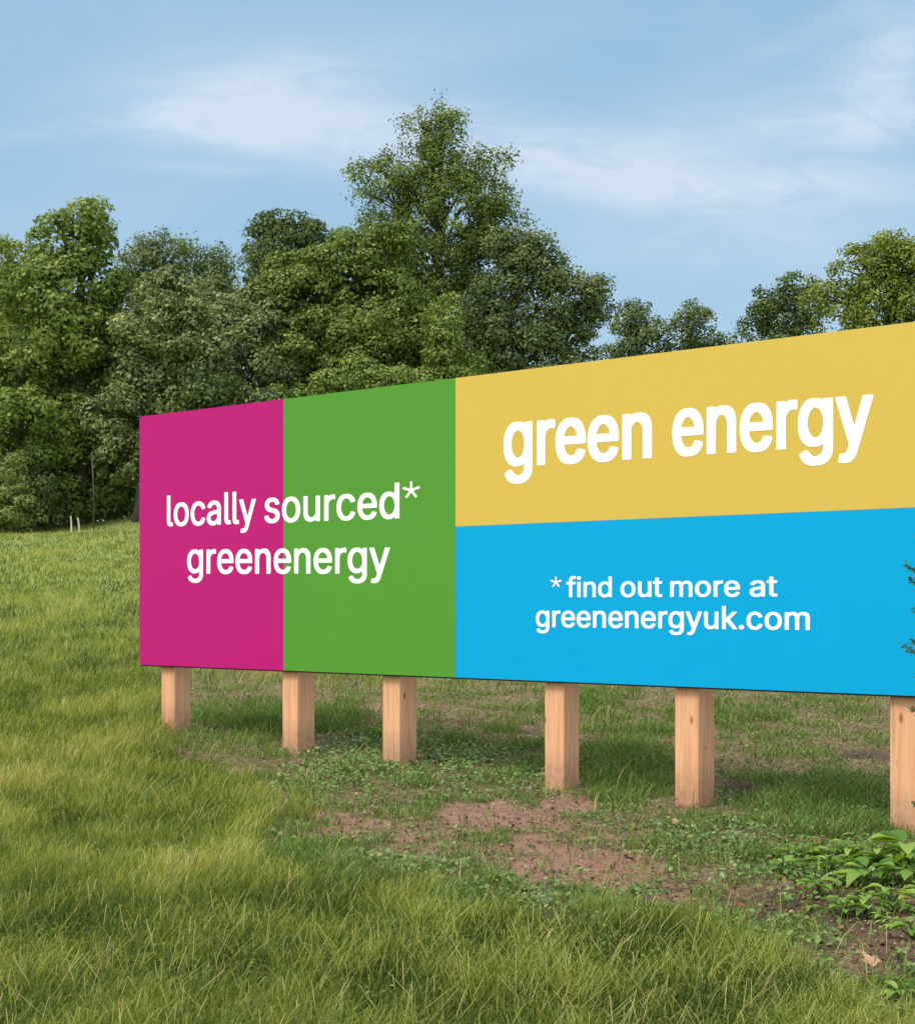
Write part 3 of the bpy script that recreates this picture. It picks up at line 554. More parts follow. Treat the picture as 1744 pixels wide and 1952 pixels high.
tree('broadleaf_tree', 'silvery leaved tree standing just left of the magenta panel', 50.6, 262, [(320, 560, 65, 45), (300, 620, 85, 60), (355, 660, 90, 70), (290, 715, 85, 65), (350, 750, 90, 60), (255, 800, 80, 70), (330, 830, 80, 70), (235, 880, 62, 60), (335, 900, 60, 55)], LM['silver'], puff=.40, dens=95, seed=14, leaf=.12, sub=4, fill=.8)
tree('broadleaf_tree', 'grey green tree between the silvery tree and the broad olive tree', 54, 440, [(430, 580, 75, 50), (470, 620, 70, 70), (420, 680, 90, 80), (480, 740, 90, 80), (430, 830, 100, 100)], LM['silver'], puff=.42, dens=95, seed=15, sub=4, leaf=.125)
tree('broadleaf_tree', 'round topped dark green tree rising behind the others left of the tallest', 76, 545, [(545, 430, 52, 34), (520, 465, 56, 40), (585, 460, 50, 36), (545, 520, 80, 60), (550, 640, 80, 100)], LM['dark'], puff=.55, dens=100, seed=16, leaf=.16, sub=4, tr=.3)
tree('broadleaf_tree', 'broad olive green tree in front, left of the tallest tree', 55, 600, [(590, 520, 80, 48), (660, 500, 70, 50), (545, 570, 70, 50), (620, 610, 110, 80), (560, 690, 100, 80), (690, 620, 90, 90), (650, 720, 110, 80), (600, 840, 140, 110)], LM['olive'], puff=.44, dens=100, leaf=.125, seed=17, sub=5, tr=.24)
tree('broadleaf_tree', 'tallest tree with a thin airy pointed crown at the middle', 58, 830,
     [(840, 226, 14, 22), (803, 232, 24, 13), (830, 268, 32, 28), (800, 318, 48, 36), (865, 322, 42, 30), (925, 318, 36, 32), (706, 316, 18, 18), (748, 330, 32, 32), (830, 370, 64, 38), (905, 372, 60, 38), (745, 385, 40, 36), (705, 370, 22, 36), (955, 420, 34, 32), (800, 425, 66, 34),
      (880, 432, 64, 34), (735, 440, 40, 32), (960, 468, 34, 26), (790, 480, 60, 30), (915, 498, 55, 30), (850, 545, 60, 34), (770, 545, 70, 45), (930, 560, 60, 40), (690, 465, 26, 22), (840, 440, 90, 50), (830, 500, 110, 50), (838, 335, 48, 45), (860, 385, 90, 45), (842, 245, 20, 30), (850, 580, 120, 50)],
     LM['olive'], puff=.36, dens=78, gap=.95, spray=.45, fill=.62, seed=18, leaf=.105, tr=.17, back=.5, wl=.55)
tree('broadleaf_tree', 'dark olive tree directly under the tallest tree', 54, 740, [(740, 490, 62, 50), (700, 560, 80, 70), (770, 590, 60, 70), (720, 660, 100, 80), (800, 640, 40, 60), (740, 800, 130, 110), (830, 760, 110, 90)], LM['olive'], puff=.42, dens=100, leaf=.12, seed=19, sub=5)
tree('broadleaf_tree', 'wide bushy tree with a ragged right side, right of the tallest tree', 56, 960,
     [(1030, 480, 26, 22), (1040, 515, 36, 26), (990, 500, 34, 24), (960, 560, 70, 40), (1030, 580, 66, 44), (1100, 556, 46, 34), (1132, 575, 26, 26), (1120, 608, 32, 34), (980, 470, 40, 30), (1068, 630, 42, 36), (930, 640, 80, 60), (1010, 680, 90, 50), (860, 640, 60, 60), (880, 720, 90, 60), (1060, 720, 70, 60), (960, 800, 140, 90)], LM['blue'], puff=.42, dens=95, spray=.25, seed=20, leaf=.115, sub=4, fill=1.5)
tree('broadleaf_tree', 'bright olive bush like tree low in front of the tallest trunk', 52, 845, [(845, 610, 32, 42), (840, 670, 46, 50), (880, 690, 50, 40), (850, 770, 90, 70)], LM['maple'], puff=.38, seed=21, sub=4, leaf=.1)
tree('broadleaf_tree', 'low bright green tree just above the green panel', 50, 700, [(700, 720, 45, 32), (640, 745, 60, 30), (745, 730, 36, 26), (560, 770, 60, 40), (670, 820, 120, 80)], LM['maple'], puff=.36, seed=22, sub=4, leaf=.1)
tree('broadleaf_tree', 'dark tree low behind the magenta panel', 50, 430, [(400, 770, 60, 50), (470, 780, 60, 50), (400, 880, 100, 90), (520, 860, 90, 90)], LM['dark'], puff=.45, seed=29, sub=4)
tree('broadleaf_tree', 'small distant tree over the yellow panel, left one of the close pair', 84, 1225, [(1210, 600, 28, 24), (1235, 625, 36, 28), (1195, 610, 22, 20), (1215, 665, 40, 34), (1175, 672, 16, 14), (1240, 700, 60, 40), (1220, 800, 60, 80)], LM['blue'], puff=.48, dens=60, seed=23, leaf=.15, spray=.25, sub=3, fill=.5, group='distant trees over the yellow panel')
tree('broadleaf_tree', 'small distant tree over the yellow panel, right one of the close pair', 84, 1325, [(1310, 602, 30, 22), (1340, 615, 28, 20), (1300, 640, 34, 30), (1350, 650, 36, 24), (1390, 655, 30, 18), (1330, 700, 70, 50), (1330, 800, 60, 80)], LM['blue'], puff=.48, dens=60, seed=24, leaf=.15, spray=.25, sub=3, fill=.5, group='distant trees over the yellow panel')
tree('broadleaf_tree', 'dark distant tree beside the big yellow green tree at the right edge', 74, 1500, [(1515, 552, 34, 30), (1478, 572, 34, 26), (1450, 610, 34, 26), (1500, 610, 50, 36), (1540, 590, 30, 40), (1490, 680, 80, 60), (1490, 800, 70, 80)], LM['dark'], puff=.45, dens=65, seed=25, leaf=.14, spray=.2, sub=3, fill=.6, group='distant trees over the yellow panel')
tree('broadleaf_tree', 'big yellow green tree at the right edge of the photo', 66, 1720, [(1690, 482, 44, 32), (1640, 520, 50, 36), (1740, 510, 60, 44), (1590, 570, 44, 32), (1680, 560, 80, 46), (1620, 600, 60, 40), (1760, 590, 90, 60), (1850, 540, 90, 80), (1700, 680, 150, 80), (1720, 820, 140, 100), (1900, 680, 110, 120)], LM['yellow'], puff=.48, dens=85, seed=26, leaf=.13, spray=.15, sub=4, tr=.3)
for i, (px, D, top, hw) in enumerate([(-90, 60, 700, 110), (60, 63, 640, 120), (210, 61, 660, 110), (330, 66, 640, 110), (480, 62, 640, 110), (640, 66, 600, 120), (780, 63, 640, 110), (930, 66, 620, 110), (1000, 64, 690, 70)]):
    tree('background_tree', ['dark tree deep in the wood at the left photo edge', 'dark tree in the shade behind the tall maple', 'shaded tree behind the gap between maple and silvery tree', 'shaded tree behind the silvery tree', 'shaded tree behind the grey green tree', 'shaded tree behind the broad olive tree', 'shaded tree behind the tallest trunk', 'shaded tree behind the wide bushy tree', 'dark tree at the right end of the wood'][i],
         D, px, [(px, top + 50, hw * .8, 70), (px - 20, top + 150, hw, 90), (px + 30, top + 250, hw, 80), (px, top + 330, hw * 1.05, 70), (px - 30, 985, hw * 1.05, 45)], LM['dark'], puff=.7, dens=70, leaf=.17, seed=70 + i, fill=1.2, back=.1, sub=2)  # dark leaves paint the deep shade of the gaps into the colour
tree('broadleaf_tree', 'olive tree at the left end of the wood, outside the yellowish tree', 56, -260, [(-260, 560, 110, 80), (-230, 700, 140, 110), (-300, 830, 140, 110), (-200, 900, 120, 90)], LM['olive'], puff=.55, dens=80, seed=90, sub=3)
tree('broadleaf_tree', 'dark tree at the far left end of the wood', 60, -430, [(-430, 600, 110, 80), (-400, 740, 140, 110), (-450, 860, 140, 100)], LM['dark'], puff=.6, dens=80, seed=91, sub=3)
# low growth along the field edge
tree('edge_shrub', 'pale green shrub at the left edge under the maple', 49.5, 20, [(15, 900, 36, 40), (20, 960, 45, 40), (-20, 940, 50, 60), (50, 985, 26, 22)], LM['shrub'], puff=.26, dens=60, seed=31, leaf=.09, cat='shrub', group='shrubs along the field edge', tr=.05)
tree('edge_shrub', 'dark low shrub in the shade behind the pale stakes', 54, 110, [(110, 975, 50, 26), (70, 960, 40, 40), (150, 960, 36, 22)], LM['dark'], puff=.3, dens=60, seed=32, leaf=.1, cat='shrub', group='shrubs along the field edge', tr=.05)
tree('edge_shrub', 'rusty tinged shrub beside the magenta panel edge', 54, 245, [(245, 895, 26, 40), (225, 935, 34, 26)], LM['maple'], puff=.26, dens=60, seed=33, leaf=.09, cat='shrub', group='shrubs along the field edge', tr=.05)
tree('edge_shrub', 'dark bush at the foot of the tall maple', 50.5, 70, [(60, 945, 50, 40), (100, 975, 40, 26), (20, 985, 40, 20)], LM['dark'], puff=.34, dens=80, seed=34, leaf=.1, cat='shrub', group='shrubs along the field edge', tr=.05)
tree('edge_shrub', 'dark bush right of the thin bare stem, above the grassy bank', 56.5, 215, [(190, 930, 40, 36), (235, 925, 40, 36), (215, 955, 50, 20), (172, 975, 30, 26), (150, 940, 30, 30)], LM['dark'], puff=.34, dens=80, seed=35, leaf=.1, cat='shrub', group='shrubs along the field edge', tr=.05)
# thin bare stem and the two pale stakes at the edge of the field
mb = MB(); a = hit(180, 1003); D_ = 49.6
x0 = (178 - CX) / F * D_; zg = float(ground(x0, D_))
mb.tube([(x0, D_, zg - .1), (x0 + .02, D_, zg + 1.0), (x0 - .04, D_, zg + 2.1)], [.024, .02, .015], 7)
tag(mb.build('sapling_stem', barkm, smooth=True), 'thin bare upright stem in the dark gap beneath the trees', 'stem')
sm, t, p = new_mat('weathered_pale_wood'); g = t.n('ShaderNodeNewGeometry')
t.put(p.inputs['Base Color'], t.ramp(t.noise(g.outputs['Position'], 9, 4), [(.3, (.42, .40, .32)), (.7, (.68, .66, .56))])); p.inputs['Roughness'].default_value = .9
for px, ht, lean, lab in [(136.5, .52, -.02, 'left one of two pale stakes at the field edge'), (152, .46, -.05, 'right one of two pale stakes at the field edge')]:
    D_ = 48.6; x0 = (px - CX) / F * D_; zg = float(ground(x0, D_)); mb = MB()
    mb.tube([(x0, D_, zg - .1), (x0 + lean * .4, D_, zg + ht * .5), (x0 + lean, D_, zg + ht - .03), (x0 + lean, D_, zg + ht)], [.026, .025, .024, .014], 6)
    tag(mb.build('field_stake', sm), lab, 'stake', 'pale stakes at the field edge')

# ------------------------------------------------------------ grass
def blades(name, P, h, w, lean, mat, tint, curve=.5, wind=(.15, .0)):
    """one mesh of curved grass blades at ground points P"""
    n = len(P); az = rng.uniform(0, 2 * np.pi, n)
    face = rng.uniform(0, 2 * np.pi, n); s = np.stack([np.cos(face), np.sin(face), np.zeros(n)], 1) * (w / 2)[:, None]
    d = np.stack([np.cos(az), np.sin(az), np.zeros(n)], 1) * lean[:, None]; d[:, 0] += wind[0] * h; d[:, 1] += wind[1] * h
    up = np.array([0, 0, 1.0]); hh = h[:, None]
    m1 = P + up * hh * .42 + d * .22; m2 = P + up * hh * .78 + d * .62; tip = P + up * hh * (1 - curve * .25) + d * 1.15
    V = np.empty((n, 7, 3)); V[:, 0] = P - s; V[:, 1] = P + s; V[:, 2] = m1 - s * .9; V[:, 3] = m1 + s * .9; V[:, 4] = m2 - s * .6; V[:, 5] = m2 + s * .6; V[:, 6] = tip
    b = np.arange(n)[:, None] * 7
    Q = np.concatenate([b + [0, 1, 3, 2], b + [2, 3, 5, 4]]); T = b + [4, 5, 6]
    at_ = np.concatenate([tint, tint, tint])
    o = make(name, V.reshape(-1, 3), Q, T, mat=mat, attrs={'tint': at_}); return o
def scatter(n, d0, d1, m=1.14, pxr=None):
    D = d0 * (d1 / d0) ** rng.random(n)
    a, b = (-.5 * m, .5 * m) if pxr is None else ((pxr[0] - CX) / 1744, (pxr[1] - CX) / 1744)
    x = rng.uniform(a, b, n) * 1744 / F * D + (rng.random(n) - .5) * .8
    return np.column_stack([x, D, ground(x, D)])
GMm = leaf_mat('meadow_grass_blades', [(0, (0.058, 0.096, 0.016)), (.3, (0.171, 0.227, 0.038)), (.6, (0.293, 0.345, 0.076)), (.85, (0.429, 0.437, 0.144)), (1, (0.586, 0.473, 0.243))], .35, .6, .2)
GMl = leaf_mat('shade_grass_blades', [(0, (0.043, 0.093, 0.017)), (.5, (0.112, 0.210, 0.038)), (.85, (0.215, 0.323, 0.076)), (1, (0.393, 0.352, 0.170))], .3, .6, .2)  # short-grass green, made cooler and darker to paint in shade around the board
GMi = leaf_mat('ground_ivy_leaves', [(0, (0.048, 0.094, 0.025)), (.5, (0.139, 0.221, 0.064)), (1, (0.297, 0.376, 0.146))], .2, .6, .2)
def margin(n, d0, d1, side, wmax=2.6):
    D = d0 * (d1 / d0) ** rng.random(n); e = 1.14 * 872 / F * D + .2
    x = side * (e + rng.uniform(0, 1, n) * wmax * np.clip(D / 12, 1, 3)); return np.column_stack([x, D, ground(x, D)])
P0 = np.concatenate([scatter(420000, 5.2, 58), margin(120000, 4.2, 58, -1), margin(120000, 4.2, 58, 1)]); N1 = len(P0); B, dirt, green, ivy = zones(P0); D = P0[:, 1]
keep = rng.random(N1) > B * .985
keep &= ~((D > 22) & (rng.random(N1) < .15) )
P = P0[keep]; D = P[:, 1]; n = len(P)
patch = fbm(P[:, 0] * .9, P[:, 1] * .55 + 3, 4); patch2 = fbm(P[:, 0] * 3.1 + 50, P[:, 1] * 2.3, 3)
h = (.045 + .15 * patch ** 1.3 + .07 * patch2) * rng.uniform(.55, 1.3, n) * np.clip(1.25 - D / 80, .6, 1)
w_ = .0028 + .00030 * D * rng.uniform(.7, 1.3, n)
tint = np.clip(.33 + (patch - .5) * 1.2 + (patch2 - .5) * 1.0 + rng.normal(size=n) * .20 + (rng.random(n) < .04) * .4, 0, 1)
tag(blades('meadow_grass', P, h, w_, h * rng.uniform(.1, .8, n), GMm, tint), 'tall yellow green meadow grass across the field', 'grass', kind='stuff')
# seed heads and long pale stalks near the viewer
P = scatter(11000, 5.2, 22); B, dirt, green, ivy = zones(P); P = P[(B < .15)]; n = len(P)
cl_ = fbm(P[:, 0] * 1.3 + 9, P[:, 1] * 1.0, 3); P = P[cl_ + rng.random(n) * .3 > .55]; n = len(P)
h = rng.uniform(.13, .26, n); tint = rng.uniform(.55, 1.0, n) ** .8
tag(blades('tall_grass_stalks', P, h, np.full(n, .0036), h * rng.uniform(.3, 1.1, n), GMm, tint, curve=1.2), 'long pale arching grass stalks standing above the meadow grass', 'grass', kind='stuff')
# thick tussocks in the foreground
TP = []
for px, py, k, rad_ in [(1000, 1880, 420, .22), (830, 1800, 260, .20), (740, 1850, 260, .2), (1090, 1930, 300, .2), (930, 1930, 300, .2), (1290, 1900, 220, .22), (1420, 1880, 200, .2), (480, 1800, 160, .2), (180, 1700, 200, .22), (330, 1560, 200, .2), (560, 1560, 160, .2), (620, 1880, 220, .2), (80, 1900, 220, .25), (1200, 1500, 260, .16), (1175, 1450, 160, .14), (1540, 1560, 300, .2), (420, 1372, 420, .26), (500, 1385, 420, .26), (660, 1370, 380, .24), (620, 1395, 260, .2), (1220, 1480, 260, .18), (1140, 1520, 160, .16), (870, 1420, 220, .18), (960, 1395, 200, .2), (1450, 1370, 260, .26), (1620, 1360, 260, .3), (1330, 1352, 200, .25), (1100, 1340, 260, .3), (1250, 1400, 260, .2), (590, 1655, 220, .18), (545, 1640, 160, .15), (1640, 1580, 200, .18), (1450, 1640, 160, .15), (880, 1640, 120, .15), (1240, 1620, 140, .16), (800, 1500, 140, .16), (1490, 1500, 160, .16), (1600, 1500, 140, .16)]:
    q = hit(px, py); xy = q[:2] + rng.normal(size=(k, 2)) * rad_ * .55; TP.append(np.column_stack([xy, ground(xy[:, 0], xy[:, 1]), np.full(k, 1.0 if py < 1700 and not (px < 600 and py > 1500 and py < 1600) and not (px in (330,)) else 0)]))
TP = np.concatenate(TP); a = TP[:, 3] == 0
for sel, mt, nm, lab in [(a, GMm, 'grass_tussocks', 'thick tussocks of long bright grass in the foreground'), (~a, GMl, 'green_grass_tufts', 'lush green grass tufts around the feet of the posts')]:
    P = TP[sel, :3]; n = len(P); h = rng.uniform(.10, .29, n) if nm[0:7] == 'grass_t' else rng.uniform(.06, .17, n)
    tag(blades(nm, P, h, rng.uniform(.003, .006, n), h * rng.uniform(.2, .95, n), mt, np.clip(rng.normal(.5, .2, n), 0, 1), curve=1), lab, 'grass', kind='stuff')
# short patchy grass around and in front of the posts
N2 = 420000
P0 = scatter(N2, 5.4, 34, pxr=(230, 2000)); B, dirt, green, ivy = zones(P0)
pt_ = fbm(P0[:, 0] * 2.6, P0[:, 1] * 2.6 + 70, 3)
dens = B * np.clip(.26 + green * 1.1 + (pt_ - .5) * 3.0, .05, 1) * (1 - .93 * dirt) * (1 - .3 * ivy)
keep = rng.random(N2) < dens; P = P0[keep]; g_ = green[keep]; n = len(P); D = P[:, 1]
h = (.022 + .095 * g_ + .04 * pt_[keep]) * rng.uniform(.5, 1.4, n); w_ = .0026 + .00026 * D
tint = np.clip(.42 + rng.normal(size=n) * .22 + (pt_[keep] - .5) * .8 + (rng.random(n) < .08) * .5, 0, 1)
tag(blades('short_grass', P, h, w_, h * rng.uniform(.3, 1.3, n), GMl, tint, wind=(.05, 0)), 'short patchy darker green grass around the posts', 'grass', kind='stuff')
# dry flattened grass and straw
P0 = scatter(140000, 5.4, 30, pxr=(230, 2000)); B, dirt, green, ivy = zones(P0)
keep = rng.random(len(P0)) < B * (.75 - .5 * green) * (1 - .6 * dirt); P = P0[keep]; P[:, 2] += .006; n = len(P)
h = rng.uniform(.004, .02, n)
STm = leaf_mat('dry_straw', [(0, (0.090, 0.065, 0.035)), (.5, (0.200, 0.155, 0.085)), (1, (0.360, 0.290, 0.170))], .1, .8, .1)
tag(blades('dry_grass_litter', P, h, np.full(n, .0028), rng.uniform(.02, .08, n), STm, rng.random(n)), 'flattened dry grass and straw on the bare soil', 'dry grass', kind='stuff')
# low leafy ground cover
def leaflets(P, up, size, tiltv, r2=rng):
    n = len(P); C = P + np.array([0, 0, 1.0]) * up[:, None]
    N = unit(r2.normal(size=(n, 3)) * tiltv + np.array([0, -.15, 1.0])); return C, N
P0 = scatter(230000, 5.4, 26, pxr=(230, 2000)); B, dirt, green, ivy = zones(P0); pt_ = fbm(P0[:, 0] * 5, P0[:, 1] * 5, 3)
keep = rng.random(len(P0)) < B * np.clip(ivy * 1.25 + (pt_ - .52) * 1.9, .03, 1) * (1 - .88 * dirt); P = P0[keep]; n = len(P)
up = rng.uniform(.008, .055, n) * (.5 + fbm(P[:, 0] * 3, P[:, 1] * 3, 2)); L = rng.uniform(.016, .036, n) * (1 + .5 * ivy[keep])
C, N = leaflets(P, up, L, .42)
tag(leaves_mesh('ground_ivy', C, N, L, L * .85, GMi, None, np.clip(rng.normal(.5, .22, n), 0, 1), fold=.08), 'low small leaved ground ivy and clover round the posts', 'ground cover', kind='stuff')
# ------------------------------------------------------------ broad leaved weeds
WDm = leaf_mat('broad_weed_leaves', [(0, (.075, .17, .022)), (.5, (.17, .32, .045)), (1, (.33, .46, .10))], .35, .5, .3)
# clover and small broad leaves inside the meadow
P0 = scatter(60000, 5.2, 20); B, dirt, green, ivy = zones(P0); pt_ = fbm(P0[:, 0] * 1.7 + 30, P0[:, 1] * 1.5, 4)
keep = (B < .3) & (pt_ + rng.random(len(P0)) * .2 > .62); P = P0[keep]; n = len(P)
L = rng.uniform(.014, .032, n); C, N = leaflets(P, rng.uniform(.015, .07, n), L, .6)
tag(leaves_mesh('meadow_clover', C, N, L, L * .6, WDm, None, np.clip(rng.normal(.65, .2, n), 0, 1), fold=.06), 'clover and small broad leaves among the meadow grass', 'ground cover', kind='stuff')
# clods of soil
P0 = scatter(40000, 5.4, 20, pxr=(260, 2000)); B, dirt, green, ivy = zones(P0)
keep = rng.random(len(P0)) < B * (.04 + .22 * dirt); P = P0[keep]; n = len(P)
s_ = .004 + .016 * rng.random(n) ** 3; oct_ = np.array([(1, 0, 0), (0, 1, 0), (-1, 0, 0), (0, -1, 0), (0, 0, .7), (0, 0, -.5)], float)
V = P[:, None, :] + oct_[None] * s_[:, None, None] * rng.uniform(.6, 1.4, (n, 6, 1))
fo = np.array([(0, 1, 4), (1, 2, 4), (2, 3, 4), (3, 0, 4), (1, 0, 5), (2, 1, 5), (3, 2, 5), (0, 3, 5)])
CLm, t, p = new_mat('dry_soil_clod'); t.put(p.inputs['Base Color'], t.ramp(attr(t, 'tint'), [(0, (.075, .042, .030)), (.6, (.24, .14, .10)), (1, (.42, .28, .21))])); p.inputs['Roughness'].default_value = .95
tag(make('soil_clods', V.reshape(-1, 3), None, (np.arange(n)[:, None, None] * 6 + fo[None]).reshape(-1, 3), mat=CLm, attrs={'tint': np.repeat(rng.random(n), 8)}), 'clods and crumbs of dry soil on the bare patches', 'soil clods', kind='stuff')
# crumbs of soil and leaf litter
P0 = scatter(150000, 5.4, 24, pxr=(230, 2000)); B, dirt, green, ivy = zones(P0)
keep = rng.random(len(P0)) < B * (.22 + .15 * dirt); P = P0[keep]; n = len(P)
LTm = leaf_mat('leaf_litter_brown', [(0, (0.035, 0.022, 0.015)), (.5, (0.130, 0.078, 0.052)), (.85, (0.260, 0.165, 0.115)), (1, (0.340, 0.200, 0.100))], .05, .9, .1)
L = rng.uniform(.005, .017, n) * np.where(rng.random(n) < .06, 2.6, 1); C, N = leaflets(P, L * .25, L, .6)
tag(leaves_mesh('leaf_litter', C, N, L, L * .7, LTm, None, rng.random(n), fold=.15), 'crumbs of soil and broken brown leaves on the bare patches', 'leaf litter', kind='stuff')

def blade_leaf(mbV, mbQ, base, direc, length, width, rise, droop):
    """a broad leaf with a midrib: rows of three points along a curve"""
    d = np.array([math.cos(direc), math.sin(direc), 0.0]); s = np.array([-d[1], d[0], 0.0]); n = 8; b = len(mbV)
    for i in range(n + 1):
        f_ = i / n; wd = width * (math.sin(math.pi * min(1, f_ * 1.02 + .0)) ** .75 if 0 < f_ < 1 else 0.02) * (1 - .25 * f_) + .001
        c = base + d * length * f_ + np.array([0, 0, rise * f_ - droop * f_ * f_])
        wv = math.sin(f_ * 9 + direc) * .06 * width
        mbV += [c - s * wd + [0, 0, wd * .35 + wv], c, c + s * wd + [0, 0, wd * .35 - wv]]
    for i in range(n):
        k = b + i * 3; mbQ += [(k, k + 1, k + 4, k + 3), (k + 1, k + 2, k + 5, k + 4)]
def weed(px, py, nl, size, label, seed, mat=None, D=None, name='broadleaf_weed'):
    r2 = np.random.default_rng(seed); q = hit(px, py) if D is None else np.array([(px - CX) / F * D, D, float(ground((px - CX) / F * D, D))])
    o = empty(name, tuple(q), label, 'weed', 'broad leaved weeds')
    V, Q, T = [], [], []; mb = MB()
    for k in range(nl):
        a = k * 2.4 + r2.uniform(-.4, .4); L = size * r2.uniform(.6, 1.15); hgt = r2.uniform(.2, 1.0) * size * .8; off = r2.uniform(.05, .45) * size
        st = q + np.array([math.cos(a) * off, math.sin(a) * off, hgt]); q0 = len(Q)
        blade_leaf(V, Q, st, a + r2.uniform(-.3, .3), L, L * r2.uniform(.22, .32), L * r2.uniform(.1, .5), L * r2.uniform(.2, .6)); T += [r2.random()] * (len(Q) - q0)
        mb.tube([q + [0, 0, -.01], q * .5 + st * .5 + np.array([0, 0, hgt * .12]), st], [.0035, .003, .002], 5)
    lf = make('leaves', np.array(V), np.array(Q), mat=mat or WDm, parent=o, attrs={'tint': T}, smooth=True)
    mb.build('stems', mat or WDm, o); return o
weed(1725, 1652, 22, 0.204, 'largest bright green broad leaved weed, at the right edge below the last post', 41)
weed(1655, 1690, 19, 0.168, 'bright broad leaved weed just left of the largest one', 42)
weed(1580, 1668, 15, 0.120, 'small broad leaved weed left of the last post', 43)
weed(1530, 1640, 13, 0.120, 'small broad leaved weed, leftmost of the right hand weeds', 44)
weed(1700, 1730, 16, 0.132, 'broad leaved weed on the dark soil under the largest weed', 45)
weed(1610, 1745, 12, 0.102, 'small weed on the dark soil patch', 46)
weed(712, 1405, 12, .11, 'bright yellow green weed left of the third post', 48)
weed(1420, 1870, 9, .085, 'pale green weed in the foreground grass at the right', 49, name='broadleaf_weed')
weed(1716, 1905, 9, .085, 'small weed at the bottom right corner beside the fallen maple leaf', 50)
weed(1672, 1655, 19, 0.156, 'bright weed between the two biggest weeds at the right', 52)
weed(1742, 1690, 18, 0.180, 'bright weed cut by the right edge, under the largest one', 53)
weed(1618, 1640, 15, 0.120, 'small weed in front of the gap before the last post', 54)
weed(1560, 1705, 13, 0.102, 'small weed at the top of the dark soil patch', 55)
weed(1495, 1668, 12, 0.096, 'small weed at the left end of the dark soil patch', 56)
weed(1650, 1745, 13, 0.108, 'small weed in the middle of the dark soil patch', 57)
weed(1738, 1790, 13, 0.120, 'weed on the dark soil cut by the right edge', 58)
def seedlings(spots, label, group):
    for i, (px, py) in enumerate(spots):
        o = weed(px, py, int(rng.integers(5, 9)), float(rng.uniform(.045, .085)), label, 600 + i + px); o['group'] = group
seedlings([(1498, 1612), (1536, 1608), (1572, 1622), (1603, 1604), (1632, 1616), (1655, 1602), (1680, 1622), (1705, 1604), (1470, 1640), (1515, 1690), (1590, 1690), (1640, 1716), (1685, 1765), (1546, 1740), (1500, 1725)], 'small seedling weed among those scattered on the soil between the fifth and last posts', 'small seedling weeds by the last post')
seedlings([(1660, 1935), (1690, 1880), (1738, 1860), (1730, 1935), (1600, 1885), (1560, 1850), (1712, 1830), (1738, 1745)], 'small seedling weed in the bottom right corner around the fallen leaves', 'small seedling weeds in the bottom right corner')
weed(110, 1860, 10, .09, 'dark leafy weed in the grass at the bottom left', 51, mat=GMi)

# ------------------------------------------------------------ fallen leaves
def fallen(px, py, size, rot, col, label, curl=.3):
    q = hit(px, py); m, t, p = new_mat('dead_leaf'); g = t.n('ShaderNodeNewGeometry')
    t.put(p.inputs['Base Color'], t.mix(t.noise(g.outputs['Position'], 60, 4), rgb(*[c * .6 for c in col]), rgb(*[min(.9, c * 1.25) for c in col]))); p.inputs['Roughness'].default_value = .7
    n = 5; ring = []
    for k in range(n):       # five pointed lobes of a maple leaf with side teeth
        a = math.pi / 2 + (k - 2) * 1.05; rr = [.62, .85, 1.0, .85, .62][k]
        for da, f_ in [(-.42, .38), (-.24, .62), (-.13, .60), (0, 1.0), (.13, .60), (.24, .62)]:
            ring.append((math.cos(a + da) * rr * f_, math.sin(a + da) * rr * f_))
    ring.append((.03, -.25)); ring.append((-.03, -.25)) if False else None
    V = []
    for x, y in ring + [(0, .05)]:
        V.append([x * size, y * size, (x * x * curl + y * y * curl * .5 + .1 * math.sin(6 * x)) * size])
    V = np.array(V); ca, sa = math.cos(rot), math.sin(rot)
    x, y = V[:, 0] * ca - V[:, 1] * sa, V[:, 0] * sa + V[:, 1] * ca
    z = V[:, 2] + .035 - y * -.35
    V = np.column_stack([q[0] + x, q[1] + y, ground(q[0] + x, q[1] + y) + np.maximum(V[:, 2], 0) + .045 + (y + size) * .35])
    k = len(ring); Pf = [(i, (i + 1) % k, k) for i in range(k)]
    # stalk
    o = make('fallen_leaf', V, polys=Pf, mat=m)
    sol = o.modifiers.new('thickness', 'SOLIDIFY'); sol.thickness = .0012
    return tag(o, label, 'leaf', 'dead leaves on the ground')
fallen(1665, 1868, .075, .5, (.42, .25, .15), 'large tan maple leaf lying at the bottom right')
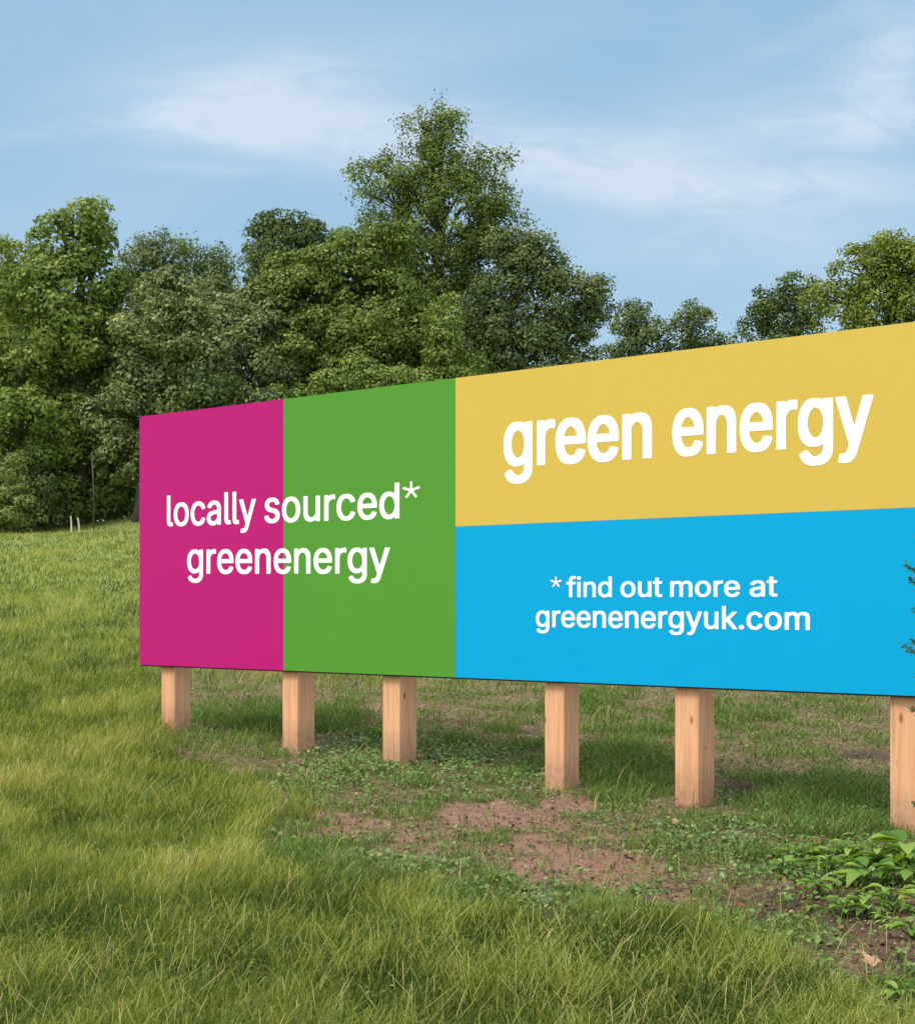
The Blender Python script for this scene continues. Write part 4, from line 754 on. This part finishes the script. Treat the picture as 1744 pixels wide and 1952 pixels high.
fallen(1288, 1583, .050, 2.4, (.42, .25, .11), 'tan curled leaf on the ground below the fifth post')
fallen(1412, 1748, .040, 4.0, (.24, .085, .04), 'reddish brown dead leaf on the dark soil')
fallen(1468, 1652, .030, 1.0, (.30, .10, .06), 'small red dead leaf right of the bare patch')
fallen(1640, 1840, .032, 3.3, (.36, .20, .12), 'small tan leaf just above the large maple leaf')

# ------------------------------------------------------------ evergreen shrub reaching in from the right
D_ = 9.6; bx = (1835 - CX) / F * D_; bz = float(ground(bx, D_))
o = empty('evergreen_shrub', (bx, D_, bz), 'dark evergreen shrub with twig tips reaching over the right edge of the board', 'shrub')
r2 = np.random.default_rng(61); mb = MB(); mb.tube([(bx, D_, bz - .1), (bx + .02, D_ + .02, bz + .8), (bx, D_, bz + 1.75)], [.03, .02, .006], 8)
Cs, Ns, Ls = [], [], []
tips = [at(1725, 1078, 9.5), at(1734, 1104, 9.6), at(1723, 1233, 9.55), at(1738, 1222, 9.6), at(1743, 1160, 9.7), at(1737, 1350, 9.8), at(1750, 1290, 9.6), at(1752, 1020, 9.6)]
for k in range(120):
    a = r2.uniform(0, 6.28); hz_ = r2.uniform(.25, 1.75); rr = (.25 * (1.9 - hz_) / 1.6 + .05) * r2.uniform(.5, 1)
    tips.append(np.array([bx + math.cos(a) * rr, D_ + math.sin(a) * rr, bz + hz_]))
for tp in tips:
    st = np.array([bx, D_, max(bz + .12, tp[2] - .14)]); mid = (st + tp) / 2 + np.array([0, 0, -.015]); mb.tube([st, mid, tp], [.006, .0045, .002], 5)
    for f_ in np.linspace(.3, 1.0, 26):
        q = st * (1 - f_) ** 2 + 2 * f_ * (1 - f_) * mid + tp * f_ * f_
        for _ in range(9): Cs.append(q + r2.normal(size=3) * .011); Ls.append(r2.uniform(.014, .030)); Ns.append(r2.normal(size=3))
Cs, Ns, Ls = np.array(Cs), unit(np.array(Ns)), np.array(Ls)
leaves_mesh('foliage', Cs, Ns, Ls, Ls * .35, LM['dark'], o, r2.random(len(Cs)))
mb.build('branches', barkm, o, smooth=True)
